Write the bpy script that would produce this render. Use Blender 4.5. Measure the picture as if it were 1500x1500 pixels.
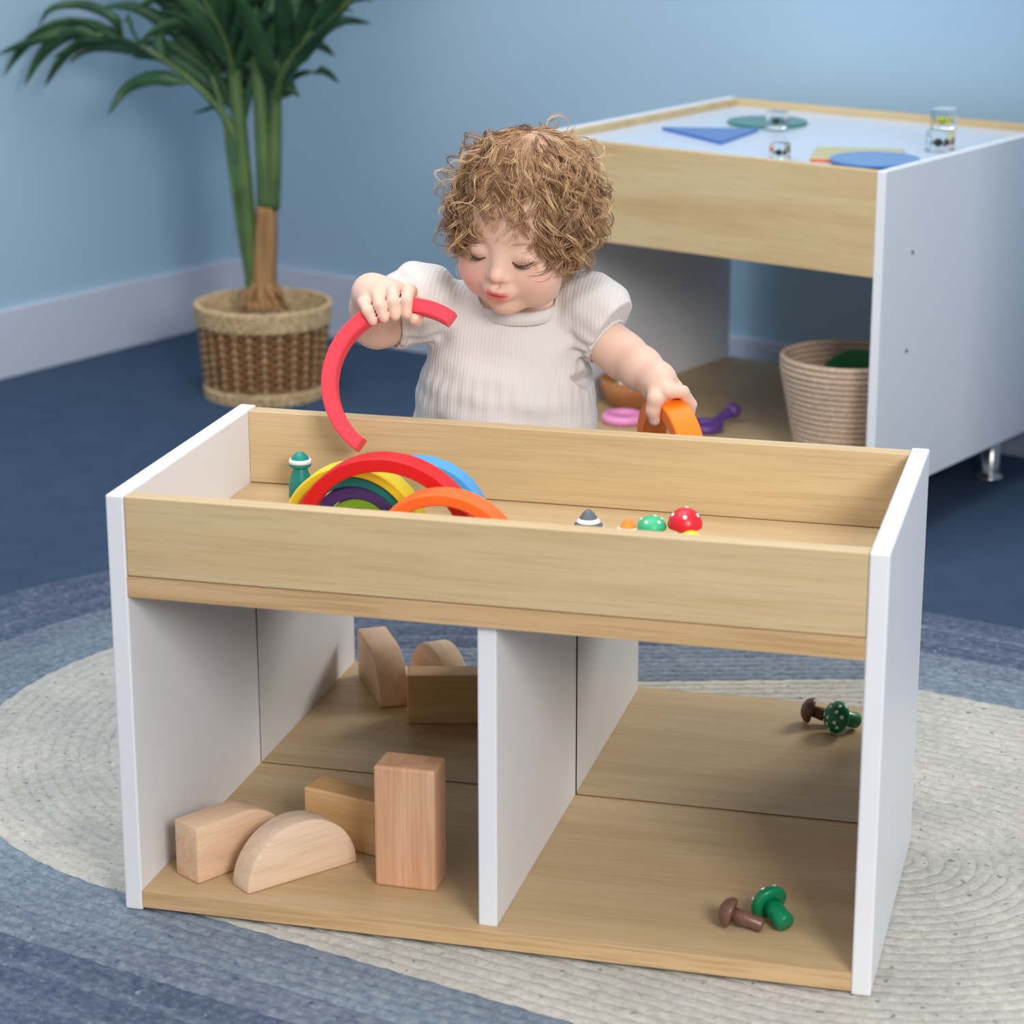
import bpy, bmesh, math, random
import numpy as np
from mathutils import Vector, Matrix

for o in list(bpy.data.objects):
    bpy.data.objects.remove(o, do_unlink=True)
SC = bpy.context.scene
COL = SC.collection
random.seed(7)
RNG = np.random.default_rng(11)
PI = math.pi

# ------------------------------------------------------------------ camera
CAM = np.array([1.0156, -2.239, 1.1751])
YAW, PITCH, ROLL, FPX = -0.2556, -0.2925, -0.0009, 3615.9
_f = np.array([math.sin(YAW)*math.cos(PITCH), math.cos(YAW)*math.cos(PITCH), math.sin(PITCH)])
_r = np.array([math.cos(YAW), -math.sin(YAW), 0.0])
_u = np.cross(_r, _f)
RIGHT = math.cos(ROLL)*_r + math.sin(ROLL)*_u
UP = -math.sin(ROLL)*_r + math.cos(ROLL)*_u
FWD = _f
cd = bpy.data.cameras.new('camera')
cam = bpy.data.objects.new('camera', cd)
COL.objects.link(cam)
m = Matrix.Identity(4)
for i in range(3):
    m[i][0], m[i][1], m[i][2], m[i][3] = RIGHT[i], UP[i], -FWD[i], CAM[i]
cam.matrix_world = m
cd.sensor_width = 36.0
cd.lens = FPX/1500*36
cd.dof.use_dof = True
cd.dof.focus_distance = 2.85
cd.dof.aperture_fstop = 5.2
cd.clip_start = 0.05
SC.camera = cam

def ray(x, y):
    return RIGHT*(x-750)/FPX - UP*(y-750)/FPX + FWD
def atY(x, y, Y):            # point on the vertical plane y = Y
    d = ray(x, y); return CAM + d*((Y-CAM[1])/d[1])
def atZ(x, y, Z):            # point on the horizontal plane z = Z
    d = ray(x, y); return CAM + d*((Z-CAM[2])/d[2])

# ------------------------------------------------------------------ world and light
w = bpy.data.worlds.new('world'); SC.world = w
w.use_nodes = True
w.node_tree.nodes['Background'].inputs[0].default_value = (0.94, 0.96, 1.0, 1)
w.node_tree.nodes['Background'].inputs[1].default_value = 0.70
def area(name, loc, target, size, sy, power, color):
    l = bpy.data.lights.new(name, 'AREA'); l.shape = 'RECTANGLE'
    l.size = size; l.size_y = sy; l.energy = power; l.color = color
    o = bpy.data.objects.new(name, l); COL.objects.link(o)
    o.location = loc
    o.rotation_euler = (Vector(target)-Vector(loc)).to_track_quat('-Z', 'Y').to_euler()
    return o
area('window_light', (2.5, -2.7, 2.1), (0.35, 0.6, 0.25), 1.15, 1.15, 106, (1.0, 0.975, 0.94))
area('ceiling_light', (-0.1, 0.6, 3.0), (-0.1, 1.3, 0.0), 2.4, 2.4, 64, (0.96, 0.98, 1.0))
SC.view_settings.view_transform = 'Standard'
SC.view_settings.look = 'None'
SC.view_settings.gamma = 1.0
SC.view_settings.exposure = 0.0
SC.view_settings.use_curve_mapping = False

# ------------------------------------------------------------------ helpers
def srgb(r, g, b):
    f = lambda c: (c/255/12.92 if c/255 <= 0.04045 else ((c/255+0.055)/1.055)**2.4)
    return (f(r), f(g), f(b), 1.0)

def link(name, me, mat, parent=None, loc=None, smooth=False):
    o = bpy.data.objects.new(name, me)
    COL.objects.link(o)
    if mat is not None and len(me.materials) == 0: me.materials.append(mat)
    if parent is not None: o.parent = parent
    if loc is not None: o.location = loc
    if smooth:
        me.polygons.foreach_set('use_smooth', [True]*len(me.polygons))
    return o
def tag(o, label, cat, group=None):
    o['label'] = label; o['category'] = cat
    if group: o['group'] = group
    return o
def thing(name, label, cat, loc=(0, 0, 0), rot=(0, 0, 0), group=None):
    o = bpy.data.objects.new(name, None); COL.objects.link(o)
    o.empty_display_size = 0.05
    o.location = loc; o.rotation_euler = rot
    return tag(o, label, cat, group)
def struct(o):
    o['kind'] = 'structure'; return o
def pydata(verts, faces):
    me = bpy.data.meshes.new('m'); me.from_pydata([tuple(v) for v in verts], [], faces); me.update(); return me
def fix(me):
    bm = bmesh.new(); bm.from_mesh(me); bmesh.ops.recalc_face_normals(bm, faces=bm.faces); bm.to_mesh(me); bm.free(); return me
def boxmesh(x0, x1, y0, y1, z0, z1, bev=0.0015, seg=2):
    bm = bmesh.new()
    bmesh.ops.create_cube(bm, size=1)
    for v in bm.verts:
        v.co = ((x0+x1)/2+v.co.x*(x1-x0), (y0+y1)/2+v.co.y*(y1-y0), (z0+z1)/2+v.co.z*(z1-z0))
    if bev > 0:
        bmesh.ops.bevel(bm, geom=bm.edges[:], offset=bev, segments=seg, profile=0.5, affect='EDGES')
    me = bpy.data.meshes.new('m'); bm.to_mesh(me); bm.free(); return me
def extrude_poly(pts, y0, y1, bev=0.002, seg=2):
    """polygon in x-z, extruded along y, bevelled rims"""
    bm = bmesh.new()
    vs = [bm.verts.new((x, y0, z)) for x, z in pts]
    f = bm.faces.new(vs)
    r = bmesh.ops.extrude_face_region(bm, geom=[f])
    for v in [g for g in r['geom'] if isinstance(g, bmesh.types.BMVert)]: v.co.y = y1
    bmesh.ops.recalc_face_normals(bm, faces=bm.faces)
    if bev > 0:
        es = [e for e in bm.edges if len(e.link_faces) == 2 and e.calc_face_angle() > 0.6]
        bmesh.ops.bevel(bm, geom=es, offset=bev, segments=seg, profile=0.5, affect='EDGES')
    me = bpy.data.meshes.new('m'); bm.to_mesh(me); bm.free()
    return me
def smooth_by_angle(me, ang=0.6):
    me.polygons.foreach_set('use_smooth', [True]*len(me.polygons))
    bm = bmesh.new(); bm.from_mesh(me)
    for e in bm.edges:
        e.smooth = not (len(e.link_faces) == 2 and e.calc_face_angle() > ang)
    bm.to_mesh(me); bm.free(); return me
def lathe(profile, seg=32, cap=True):
    verts, faces = [], []
    n = len(profile)
    for i in range(seg):
        a = 2*PI*i/seg
        for r, z in profile: verts.append((r*math.cos(a), r*math.sin(a), z))
    for i in range(seg):
        j = (i+1) % seg
        for k in range(n-1):
            faces.append((i*n+k, j*n+k, j*n+k+1, i*n+k+1))
    if cap:
        faces.append(tuple(i*n for i in range(seg))[::-1]); faces.append(tuple(i*n+n-1 for i in range(seg)))
    me = pydata(verts, faces)
    bm = bmesh.new(); bm.from_mesh(me)
    bmesh.ops.remove_doubles(bm, verts=bm.verts, dist=1e-6)
    bmesh.ops.recalc_face_normals(bm, faces=bm.faces); bm.to_mesh(me); bm.free()
    return me
def tube_arrays(path, rad, sides=6):
    """path Nx3, rad N -> verts, faces"""
    path = np.asarray(path, float); n = len(path)
    rad = np.broadcast_to(np.asarray(rad, float), (n,))
    t = np.gradient(path, axis=0); t /= np.linalg.norm(t, axis=1)[:, None]+1e-12
    ref = np.array([0.0, 0.0, 1.0])
    if abs(t[0] @ ref) > 0.9: ref = np.array([1.0, 0.0, 0.0])
    u = np.cross(t[0], ref); u /= np.linalg.norm(u)
    us = []
    for i in range(n):
        u = u-t[i]*(u @ t[i]); u /= np.linalg.norm(u)+1e-12; us.append(u.copy())
    us = np.array(us); vs = np.cross(t, us)
    a = np.arange(sides)*2*PI/sides
    V = path[:, None]+rad[:, None, None]*(np.cos(a)[None, :, None]*us[:, None]+np.sin(a)[None, :, None]*vs[:, None])
    F = []
    for i in range(n-1):
        for k in range(sides):
            l = (k+1) % sides
            F.append((i*sides+k, i*sides+l, (i+1)*sides+l, (i+1)*sides+k))
    F.append(tuple(range(sides))[::-1]); F.append(tuple((n-1)*sides+k for k in range(sides)))
    return V.reshape(-1, 3), F
def tube(path, rad, sides=8):
    v, f = tube_arrays(path, rad, sides); return fix(pydata(v, f))
def spline(pts, n):
    """Catmull-Rom through pts"""
    P = np.asarray(pts, float); P = np.vstack([2*P[0]-P[1], P, 2*P[-1]-P[-2]])
    out = []
    m_ = len(P)-3
    for s in np.linspace(0, m_-1e-9, n):
        i = int(s); t = s-i
        a, b, c, d = P[i], P[i+1], P[i+2], P[i+3]
        out.append(0.5*((2*b)+(-a+c)*t+(2*a-5*b+4*c-d)*t*t+(-a+3*b-3*c+d)*t**3))
    return np.array(out)

# ------------------------------------------------------------------ materials
def mat(name, col, rough=0.5, metal=0.0, spec=0.5, coat=0.0):
    m_ = bpy.data.materials.new(name); m_.use_nodes = True
    b = m_.node_tree.nodes['Principled BSDF']
    b.inputs['Base Color'].default_value = col
    b.inputs['Roughness'].default_value = rough
    b.inputs['Metallic'].default_value = metal
    b.inputs['Specular IOR Level'].default_value = spec
    b.inputs['Coat Weight'].default_value = coat
    return m_
def N(m_, t, **kw):
    n = m_.node_tree.nodes.new(t)
    for k, v in kw.items(): setattr(n, k, v)
    return n
def L(m_, a, b): m_.node_tree.links.new(a, b)
def noise_chain(m_, scale3, nscale, detail=4, rough=0.55, coord='Object', loc=(0, 0, 0)):
    tc = N(m_, 'ShaderNodeTexCoord'); mp = N(m_, 'ShaderNodeMapping')
    mp.inputs['Scale'].default_value = scale3; mp.inputs['Location'].default_value = loc
    L(m_, tc.outputs[coord], mp.inputs['Vector'])
    nz = N(m_, 'ShaderNodeTexNoise'); nz.inputs['Scale'].default_value = nscale
    nz.inputs['Detail'].default_value = detail; nz.inputs['Roughness'].default_value = rough
    L(m_, mp.outputs[0], nz.inputs['Vector'])
    return nz
def ramp(m_, src, stops):
    r = N(m_, 'ShaderNodeValToRGB')
    e = r.color_ramp.elements
    e[0].position, e[0].color = stops[0]; e[1].position, e[1].color = stops[-1]
    for p, c in stops[1:-1]:
        x = e.new(p); x.color = c
    L(m_, src, r.inputs['Fac']); return r
def mixc(m_, fac, a, b, mode='MIX'):
    x = N(m_, 'ShaderNodeMix', data_type='RGBA', blend_type=mode)
    if isinstance(fac, (int, float)): x.inputs[0].default_value = fac
    else: L(m_, fac, x.inputs[0])
    for s, i in ((a, 6), (b, 7)):
        if isinstance(s, tuple): x.inputs[i].default_value = s
        else: L(m_, s, x.inputs[i])
    return x.outputs[2]
def bump(m_, src, strength, dist=0.001):
    b = N(m_, 'ShaderNodeBump'); b.inputs['Strength'].default_value = strength; b.inputs['Distance'].default_value = dist
    L(m_, src, b.inputs['Height']); L(m_, b.outputs[0], m_.node_tree.nodes['Principled BSDF'].inputs['Normal'])
    return b
def wood(name, c1, c2, c3, rough=0.42, along='x', freq=1.0, loc=(0, 0, 0), streak=0.24, bmp=0.05):
    m_ = mat(name, c1, rough, spec=0.35)
    sc = {'x': (1.3, 16, 16), 'y': (16, 1.3, 16), 'z': (16, 16, 1.3)}[along]
    s2 = {'x': (9, 330, 330), 'y': (330, 9, 330), 'z': (330, 330, 9)}[along]
    n1 = noise_chain(m_, tuple(v*freq for v in sc), 1.6, 5, 0.6, loc=loc)
    r1 = ramp(m_, n1.outputs['Fac'], [(0.32, c2), (0.5, c1), (0.68, c3)])
    n2 = noise_chain(m_, s2, 1.0, 3, 0.6, loc=loc)
    r2 = ramp(m_, n2.outputs['Fac'], [(0.38, (0.62, 0.56, 0.48, 1)), (0.52, (1, 1, 1, 1))])
    c = mixc(m_, streak, r1.outputs[0], r2.outputs[0], 'MULTIPLY')
    L(m_, c, m_.node_tree.nodes['Principled BSDF'].inputs['Base Color'])
    bump(m_, n2.outputs['Fac'], bmp, 0.0006)
    return m_

M = {}
M['oak'] = wood('oak_laminate', srgb(206, 180, 138), srgb(199, 172, 129), srgb(211, 187, 146))
M['oak_floor'] = wood('oak_laminate_inside', srgb(195, 168, 128), srgb(187, 157, 115), srgb(202, 176, 138), loc=(3, 1, 2))
M['oak_edge'] = wood('oak_edge_band', srgb(203, 168, 123), srgb(194, 157, 110), srgb(212, 180, 137), loc=(1, 5, 2), streak=0.45)
M['oak_far'] = wood('oak_laminate_far', srgb(204, 178, 134), srgb(194, 165, 120), srgb(210, 186, 144), loc=(7, 2, 4))
M['white'] = mat('white_laminate', srgb(229, 229, 232), 0.38, spec=0.4)
M['mirror'] = mat('mirror_glass', (0.83, 0.83, 0.80, 1), 0.015, metal=1.0)
M['seam'] = mat('dark_seam', srgb(70, 58, 45), 0.7)
M['beech'] = wood('beech_block', srgb(226, 190, 158), srgb(214, 172, 138), srgb(233, 200, 170), 0.55, along='x', freq=2.0, streak=0.25)
M['beech_z'] = wood('beech_block_upright', srgb(214, 164, 128), srgb(203, 150, 114), srgb(222, 176, 142), 0.5, along='z', freq=2.0, streak=0.3)
M['beech_pale'] = wood('pale_beech_block', srgb(229, 200, 172), srgb(219, 186, 154), srgb(235, 209, 184), 0.55, along='x', freq=2.2, streak=0.22)
M['beech_gold'] = wood('golden_beech_block', srgb(219, 176, 124), srgb(208, 162, 108), srgb(226, 187, 138), 0.5, along='x', freq=1.5, streak=0.2)

# wall paint with the faintest roller texture
M['wall'] = mat('blue_wall_paint', srgb(162, 189, 208), 0.75, spec=0.2)
n_ = noise_chain(M['wall'], (1, 1, 1), 220, 2); bump(M['wall'], n_.outputs['Fac'], 0.05, 0.0005)
M['base'] = mat('baseboard_paint', srgb(196, 202, 216), 0.5)
M['carpet'] = mat('blue_carpet', srgb(62, 90, 128), 0.95, spec=0.1)
n_ = noise_chain(M['carpet'], (1, 1, 1), 420, 3, 0.7)
n2_ = noise_chain(M['carpet'], (1, 1, 1), 14, 3, 0.6)
r_ = ramp(M['carpet'], n_.outputs['Fac'], [(0.3, srgb(52, 68, 90)), (0.55, srgb(70, 89, 114)), (0.75, srgb(92, 110, 134))])
r2_ = ramp(M['carpet'], n2_.outputs['Fac'], [(0.35, (0.86, 0.86, 0.88, 1)), (0.65, (1, 1, 1, 1))])
L(M['carpet'], mixc(M['carpet'], 1.0, r_.outputs[0], r2_.outputs[0], 'MULTIPLY'), M['carpet'].node_tree.nodes['Principled BSDF'].inputs['Base Color'])
bump(M['carpet'], n_.outputs['Fac'], 0.7, 0.004)

def wool(name, base, lo, hi, fleck, fleckc, seed):
    m_ = mat(name, base, 0.95, spec=0.1)
    a = noise_chain(m_, (1, 1, 1), 85, 6, 0.75, loc=(seed, 0, 0))
    r = ramp(m_, a.outputs['Fac'], [(0.34, lo), (0.5, base), (0.66, hi)])
    g = noise_chain(m_, (1, 1, 1), 9, 3, 0.6, loc=(seed*2, 1, 0))
    rg = ramp(m_, g.outputs['Fac'], [(0.35, (0.84, 0.85, 0.87, 1)), (0.62, (1, 1, 1, 1))])
    c0 = mixc(m_, 1.0, r.outputs[0], rg.outputs[0], 'MULTIPLY')
    b = noise_chain(m_, (1, 1, 1), 95, 2, 0.4, loc=(0, seed*3, 0))
    rb = ramp(m_, b.outputs['Fac'], [(fleck-0.02, (0, 0, 0, 1)), (fleck+0.04, (0.8, 0.8, 0.8, 1))])
    c = mixc(m_, rb.outputs[0], c0, fleckc)
    L(m_, c, m_.node_tree.nodes['Principled BSDF'].inputs['Base Color'])
    z = noise_chain(m_, (1, 1, 1), 300, 4, 0.75)
    bump(m_, z.outputs['Fac'], 0.8, 0.004)
    return m_
M['wool_white'] = wool('cream_wool', srgb(205, 200, 190), srgb(186, 182, 172), srgb(218, 213, 203), 0.69, srgb(128, 122, 120), 1)
M['wool_blue'] = wool('light_blue_wool', srgb(134, 147, 160), srgb(108, 123, 142), srgb(160, 169, 177), 0.7, srgb(80, 96, 130), 2)
M['wool_blue2'] = wool('mid_blue_wool', srgb(124, 135, 150), srgb(98, 112, 134), srgb(154, 161, 170), 0.68, srgb(72, 86, 122), 3)
M['wool_dark2'] = wool('slate_wool', srgb(106, 118, 138), srgb(84, 96, 120), srgb(134, 142, 156), 0.68, srgb(150, 158, 170), 6)
M['wool_dark'] = wool('slate_blue_wool', srgb(94, 106, 128), srgb(74, 86, 110), srgb(124, 132, 148), 0.68, srgb(150, 158, 170), 4)
def paint(name, r, g, b, rough=0.4): 
    M[name] = mat(name, srgb(r, g, b), rough, spec=0.4); return M[name]
paint('red', 214, 24, 28); paint('coral', 250, 62, 78, 0.45); paint('orange', 252, 108, 40); paint('orange2', 255, 128, 22)
paint('yellow', 246, 218, 48); paint('blue', 76, 160, 222); paint('teal', 22, 122, 122); paint('purple', 74, 52, 112)
paint('green', 122, 170, 44); paint('darkred', 140, 34, 30); paint('pegteal', 24, 136, 124, 0.35); paint('capgreen', 62, 184, 130)
paint('grey', 96, 102, 110); paint('paintwhite', 240, 240, 240); paint('caporange', 252, 138, 40); paint('capred', 216, 36, 48, 0.3)
paint('capyellow', 240, 208, 40); paint('forest', 0, 122, 78, 0.3); paint('brown', 112, 80, 66, 0.3); paint('deepblue', 40, 90, 180)
paint('pink', 240, 150, 205, 0.35); paint('violet', 98, 62, 138, 0.35); paint('boardgreen', 20, 110, 52)
paint('stemtan', 214, 176, 130)

# ------------------------------------------------------------------ the setting
FZ = -0.012
CORNER = np.array([-0.960, 2.856]); RA = math.radians(-22.1)
e1 = np.array([math.cos(RA), math.sin(RA)]); e2 = np.array([math.sin(RA), -math.cos(RA)])   # right along back wall; along left wall to the viewer
def rp(a, b): return CORNER+e1*a+e2*b
def room_box(name, a0, a1, b0, b1, z0, z1, material, bev=0.0):
    me = boxmesh(a0, a1, -b1, -b0, z0, z1, bev)
    o = link(name, me, material)
    o.location = (CORNER[0], CORNER[1], 0); o.rotation_euler = (0, 0, RA)
    return struct(o)
room_box('floor', -0.1, 6.2, -0.1, 6.6, FZ-0.05, FZ, M['carpet'])
room_box('wall_back', -0.11, 6.2, -0.112, -0.012, FZ, 2.7, M['wall'])
room_box('wall_left', -0.112, -0.012, -0.012, 6.6, FZ, 2.7, M['wall'])
room_box('added_shade_wall', 2.56, 2.66, -0.012, 0.86, FZ, 2.7, M['wall'])  # unseen wall stub, added to darken the light table's right side
room_box('added_wall_baseboard', 2.548, 2.56, 0.0, 0.86, FZ, FZ+0.14, M['base'], 0.002)  # baseboard of the added wall stub
room_box('baseboard_back', -0.012, 6.2, -0.012, 0.0, FZ, FZ+0.14, M['base'], 0.002)
room_box('baseboard_left', -0.012, 0.0, 0.0, 6.6, FZ, FZ+0.14, M['base'], 0.002)

# ------------------------------------------------------------------ rug of concentric braids
RUG_A = np.array([0.115, 0.538]); RUG_B = np.array([0.790, 0.337])
RC = (RUG_A+RUG_B)/2; RH = np.linalg.norm(RUG_B-RUG_A)/2; RR = math.atan2(RUG_B[1]-RUG_A[1], RUG_B[0]-RUG_A[0])
rug = thing('braided_rug', 'oval braided wool rug, cream in the middle with blue outer bands, under the play table', 'rug', (RC[0], RC[1], FZ), (0, 0, RR))
RW = 0.0178; RT = 0.012
def braid(i):
    r = (i+0.5)*RW
    per = 2*PI*r+4*RH
    n = int(per/0.0075)
    prof = [(-0.5, 0.72), (-0.40, 0.89), (-0.15, 0.98), (0.15, 0.98), (0.40, 0.89), (0.5, 0.72)]
    s = (np.arange(n)+0.5)/n*per
    pos = np.zeros((n, 2)); nor = np.zeros((n, 2))
    for k, t in enumerate(s):
        if t < 2*RH: pos[k] = (-RH+t, r); nor[k] = (0, 1)
        elif t < 2*RH+PI*r:
            a = PI/2-(t-2*RH)/r; pos[k] = (RH+r*math.cos(a), r*math.sin(a)); nor[k] = (math.cos(a), math.sin(a))
        elif t < 4*RH+PI*r: pos[k] = (RH-(t-2*RH-PI*r), -r); nor[k] = (0, -1)
        else:
            a = -PI/2-(t-4*RH-PI*r)/r; pos[k] = (-RH+r*math.cos(a), r*math.sin(a)); nor[k] = (math.cos(a), math.sin(a))
    V = []; ph = RNG.random()*6
    q_ = len(prof)
    for v, h in prof:
        z = RT*h*(0.90+0.10*np.abs(np.sin(PI*s/0.026+ph+v*2.6)))
        wob = 0.0010*np.sin(s*2*PI/0.052+ph+v*4)
        p = pos+nor*(v*RW*1.10+wob)[:, None]
        V.append(np.column_stack([p, z]))
    V = np.stack(V, 1).reshape(-1, 3)
    F = []
    for k in range(n):
        l = (k+1) % n
        for j in range(q_-1): F.append((k*q_+j, k*q_+j+1, l*q_+j+1, l*q_+j))
    return fix(pydata(V, F))
for i in range(46):
    rad = (i+0.5)*RW
    if rad < 0.513: mt = M['wool_white']
    elif rad < 0.60: mt = M['wool_blue']
    elif rad < 0.655: mt = M['wool_blue2']
    else: mt = M['wool_dark'] if i not in (39, 42) else M['wool_dark2']
    link('braid', braid(i), mt, rug, smooth=True)

# ------------------------------------------------------------------ play table (foreground)
W_, D_, H_, T_ = 0.80, 0.391, 0.4643, 0.0197
ZB, ZT, ZR, MY, DX = 0.0232, 0.3553, 0.3781, 0.3676, 0.4012
table = thing('play_table', 'low white and oak play table with tray top, mirrored back and two open cubbies', 'table', (W_/2, D_/2, 0))
def tb(name, x0, x1, y0, y1, z0, z1, material, bev=0.0012):
    return link(name, boxmesh(x0-W_/2, x1-W_/2, y0-D_/2, y1-D_/2, z0, z1, bev), material, table)
tb('side_panel', 0, T_, 0, D_, 0, H_, M['white'], 0.002)
tb('side_panel', W_-T_, W_, 0, D_, 0, H_, M['white'], 0.002)
def edged(name, x0, x1, y0, y1, z0, z1, top, edge):
    """a board with a separate edge band on its front"""
    b = tb(name, x0, x1, y0+0.0012, y1, z0, z1, top, 0.0004)
    e = link('edge_band', boxmesh(x0-W_/2, x1-W_/2, y0-D_/2, y0+0.0012-D_/2, z0, z1, 0.0004), edge, b)
    return b
edged('base_board', T_, W_-T_, 0.0005, D_-0.006, 0.0035, ZB, M['oak_floor'], M['oak_edge'])
edged('tray_board', T_, W_-T_, 0.0005, D_-0.006, ZT, ZR-0.0006, M['oak_floor'], M['oak_edge'])
tb('front_rail', T_+0.0006, W_-T_-0.0006, 0.0005, T_, ZR+0.0004, H_-0.0005, M['oak'], 0.0012)
tb('back_rail', T_, W_-T_, 0.3635, 0.3635+T_, ZR, H_-0.0005, M['oak'], 0.0012)
tb('divider', DX-T_/2, DX+T_/2, 0.0114, MY+0.001, ZB, ZT, M['white'], 0.0012)
tb('back_panel', T_, W_-T_, MY+0.0032, MY+0.017, ZB, ZT, M['seam'], 0.0005)
tb('mirror', T_+0.0014, DX-T_/2-0.0014, MY, MY+0.003, ZB+0.0016, ZT-0.001, M['mirror'], 0.0)
tb('mirror', DX+T_/2+0.0014, W_-T_-0.0014, MY, MY+0.003, ZB+0.0016, ZT-0.001, M['mirror'], 0.0)

# ------------------------------------------------------------------ wooden blocks in the left cubby
def place_along(o, p0, p1, z):
    a = math.atan2(p1[1]-p0[1], p1[0]-p0[0])
    o.location = (p0[0], p0[1], z); o.rotation_euler = (0, 0, a)
R1 = 0.065
pts = [(0, 0), (0.13, 0)]+[(0.065+R1*math.cos(a), R1*math.sin(a)) for a in np.linspace(0.06, PI/2, 16)]+[(0, R1)]
o = link('arched_block', smooth_by_angle(extrude_poly(pts, 0, 0.039, 0.0025)), M['beech'])
place_along(o, (0.073, 0.029), (0.139, 0.141), ZB+0.0002)
tag(o, 'pinkish wooden block rounded at one end, leaning nearest the left side panel', 'block', 'wooden blocks in the left cubby')
R2 = 0.070
pts = [(R2+R2*math.cos(a), R2*0.95*math.sin(a)) for a in np.linspace(0, PI, 28)]
o = link('half_round_block', smooth_by_angle(extrude_poly(pts, 0, 0.033, 0.0025)), M['beech_pale'])
place_along(o, (0.134, 0.018), (0.134+0.62, 0.018+0.785), ZB+0.0002)
tag(o, 'pale wooden half circle block at the front of the left cubby', 'block', 'wooden blocks in the left cubby')
o = link('brick_block', boxmesh(0, 0.13, 0, 0.037, 0, 0.065, 0.0025), M['beech_gold'])
place_along(o, (0.146, 0.167), (0.272, 0.135), ZB+0.0002)
tag(o, 'golden wooden brick lying on its long edge behind the upright block', 'block', 'wooden blocks in the left cubby')
o = link('upright_block', boxmesh(0, 0.068, 0, 0.043, 0, 0.139, 0.003), M['beech_z'])
place_along(o, (0.258, 0.0755), (0.326, 0.0745), ZB+0.0002)
tag(o, 'tall reddish wooden brick standing upright beside the white divider', 'block', 'wooden blocks in the left cubby')

# ------------------------------------------------------------------ toys: mushrooms, peg doll, arches
def dome(r, h, lip=0.0, n=10):
    return [(r*math.cos(a), h*math.sin(a)) for a in np.linspace(0, PI/2-0.001, n)]
def surf_dot(parent, c, nrm, rad, material, name='dot'):
    nrm = Vector(nrm).normalized()
    me = lathe([(0.0001, 0.0008), (rad*0.6, 0.0007), (rad, 0.0002), (rad, -0.0012), (0.0001, -0.0012)], 14, False)
    o_ = link(name, me, material, parent, smooth=True)
    o_.location = c; o_.rotation_mode = 'QUATERNION'; o_.rotation_quaternion = nrm.to_track_quat('Z', 'Y')
    return o_
def mushroom(name, label, loc, rot, stem_r, stem_h, cap_r, cap_h, capm, stemm, kind='dome', dots=0, stripes=(), group=None, bulge=1.0):
    t = thing(name, label, 'mushroom toy', loc, rot, group)
    z0 = stem_h
    link('stem', lathe([(0.0001, 0), (stem_r*0.85, 0.0), (stem_r, 0.002), (stem_r*0.95, stem_h*0.45), (stem_r*bulge, stem_h*0.6), (stem_r*0.92, stem_h+0.002), (0.0001, stem_h+0.002)], 24, False), stemm, t, smooth=True)
    if kind == 'dome':
        pr = [(0.0001, z0), (cap_r*0.86, z0), (cap_r*0.97, z0+0.0012)]+[(cap_r*math.cos(a), z0+0.003+(cap_h-0.003)*math.sin(a)) for a in np.linspace(0, PI/2-0.001, 12)]
    else:
        pr = [(0.0001, z0), (cap_r*0.9, z0), (cap_r, z0+0.0022), (cap_r*0.93, z0+0.0052), (cap_r*0.66, z0+cap_h*0.5), (cap_r*0.36, z0+cap_h*0.83), (cap_r*0.16, z0+cap_h*0.97), (0.0001, z0+cap_h)]
    cap = link('cap', lathe(pr, 32, False), capm, t, smooth=True)
    def rad_at(z):
        best = None
        for (ra, za), (rb, zb) in zip(pr[2:], pr[3:]):
            if min(za, zb) <= z <= max(za, zb) and abs(zb-za) > 1e-9: return ra+(rb-ra)*(z-za)/(zb-za)
        return cap_r
    for a, b in stripes:
        za, zb = z0+cap_h*a, z0+cap_h*b
        q_ = [(rad_at(z)+0.0003, z) for z in np.linspace(za, zb, 5)]
        link('stripe', lathe([(q_[0][0]-0.001, za)]+q_+[(q_[-1][0]-0.001, zb)], 32, False), M['paintwhite'], cap, smooth=True)
    if dots:
        k = 0
        for elev, cnt, off in (((1.40, 1, 0.6), (0.98, 5, 0.2), (0.60, 7, 0.0)) if capm is M['forest'] else ((1.25, 1, 0.6), (0.72, 5, 0.2))):
            for j in range(cnt):
                a = off+2*PI*j/cnt
                c = (cap_r*math.cos(elev)*math.cos(a), cap_r*math.cos(elev)*math.sin(a), z0+0.003+(cap_h-0.003)*math.sin(elev))
                nr = (math.cos(elev)*math.cos(a)/cap_r, math.cos(elev)*math.sin(a)/cap_r, math.sin(elev)/cap_h)
                surf_dot(cap, c, nr, dots, M['paintwhite'])
    return t
TZ = ZR-0.0005
def tray(px, py, h):         # where a toy of height h whose top shows at (px,py) stands on the tray
    p = atZ(px, py, TZ+h); return (p[0], p[1], TZ)
g = 'mushroom toys in the tray'
mushroom('striped_mushroom', 'grey pointed mushroom toy with white stripes in the tray', tray(862, 746, 0.043), (0, 0, 0), 0.0075, 0.021, 0.0165, 0.022, M['grey'], M['grey'], 'cone', stripes=((0.06, 0.16), (0.38, 0.56)), group=g)
mushroom('small_mushroom', 'small orange pointed mushroom toy with white brim in the tray', tray(920, 759, 0.036), (0, 0, 0), 0.006, 0.02, 0.0118, 0.0155, M['caporange'], M['caporange'], 'cone', stripes=((0.10, 0.42),), group=g)
mushroom('dotted_mushroom', 'mint green mushroom toy with white dots in the tray', tray(955, 756, 0.041), (0, 0, 0.4), 0.007, 0.026, 0.0156, 0.015, M['capgreen'], M['capgreen'], 'dome', dots=0.0019, group=g)
mushroom('dotted_mushroom', 'red mushroom toy with white dots in the tray, largest of its row', tray(1004, 744, 0.053), (0, 0, 0.9), 0.008, 0.031, 0.0186, 0.022, M['capred'], M['stemtan'], 'dome', dots=0.0023, group=g)
mushroom('small_mushroom', 'yellow mushroom toy barely peeking above the front rail below the red one', tray(1012, 777, 0.034), (0, 0, 0), 0.006, 0.02, 0.0125, 0.014, M['capyellow'], M['capyellow'], 'dome', group=g)

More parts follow.
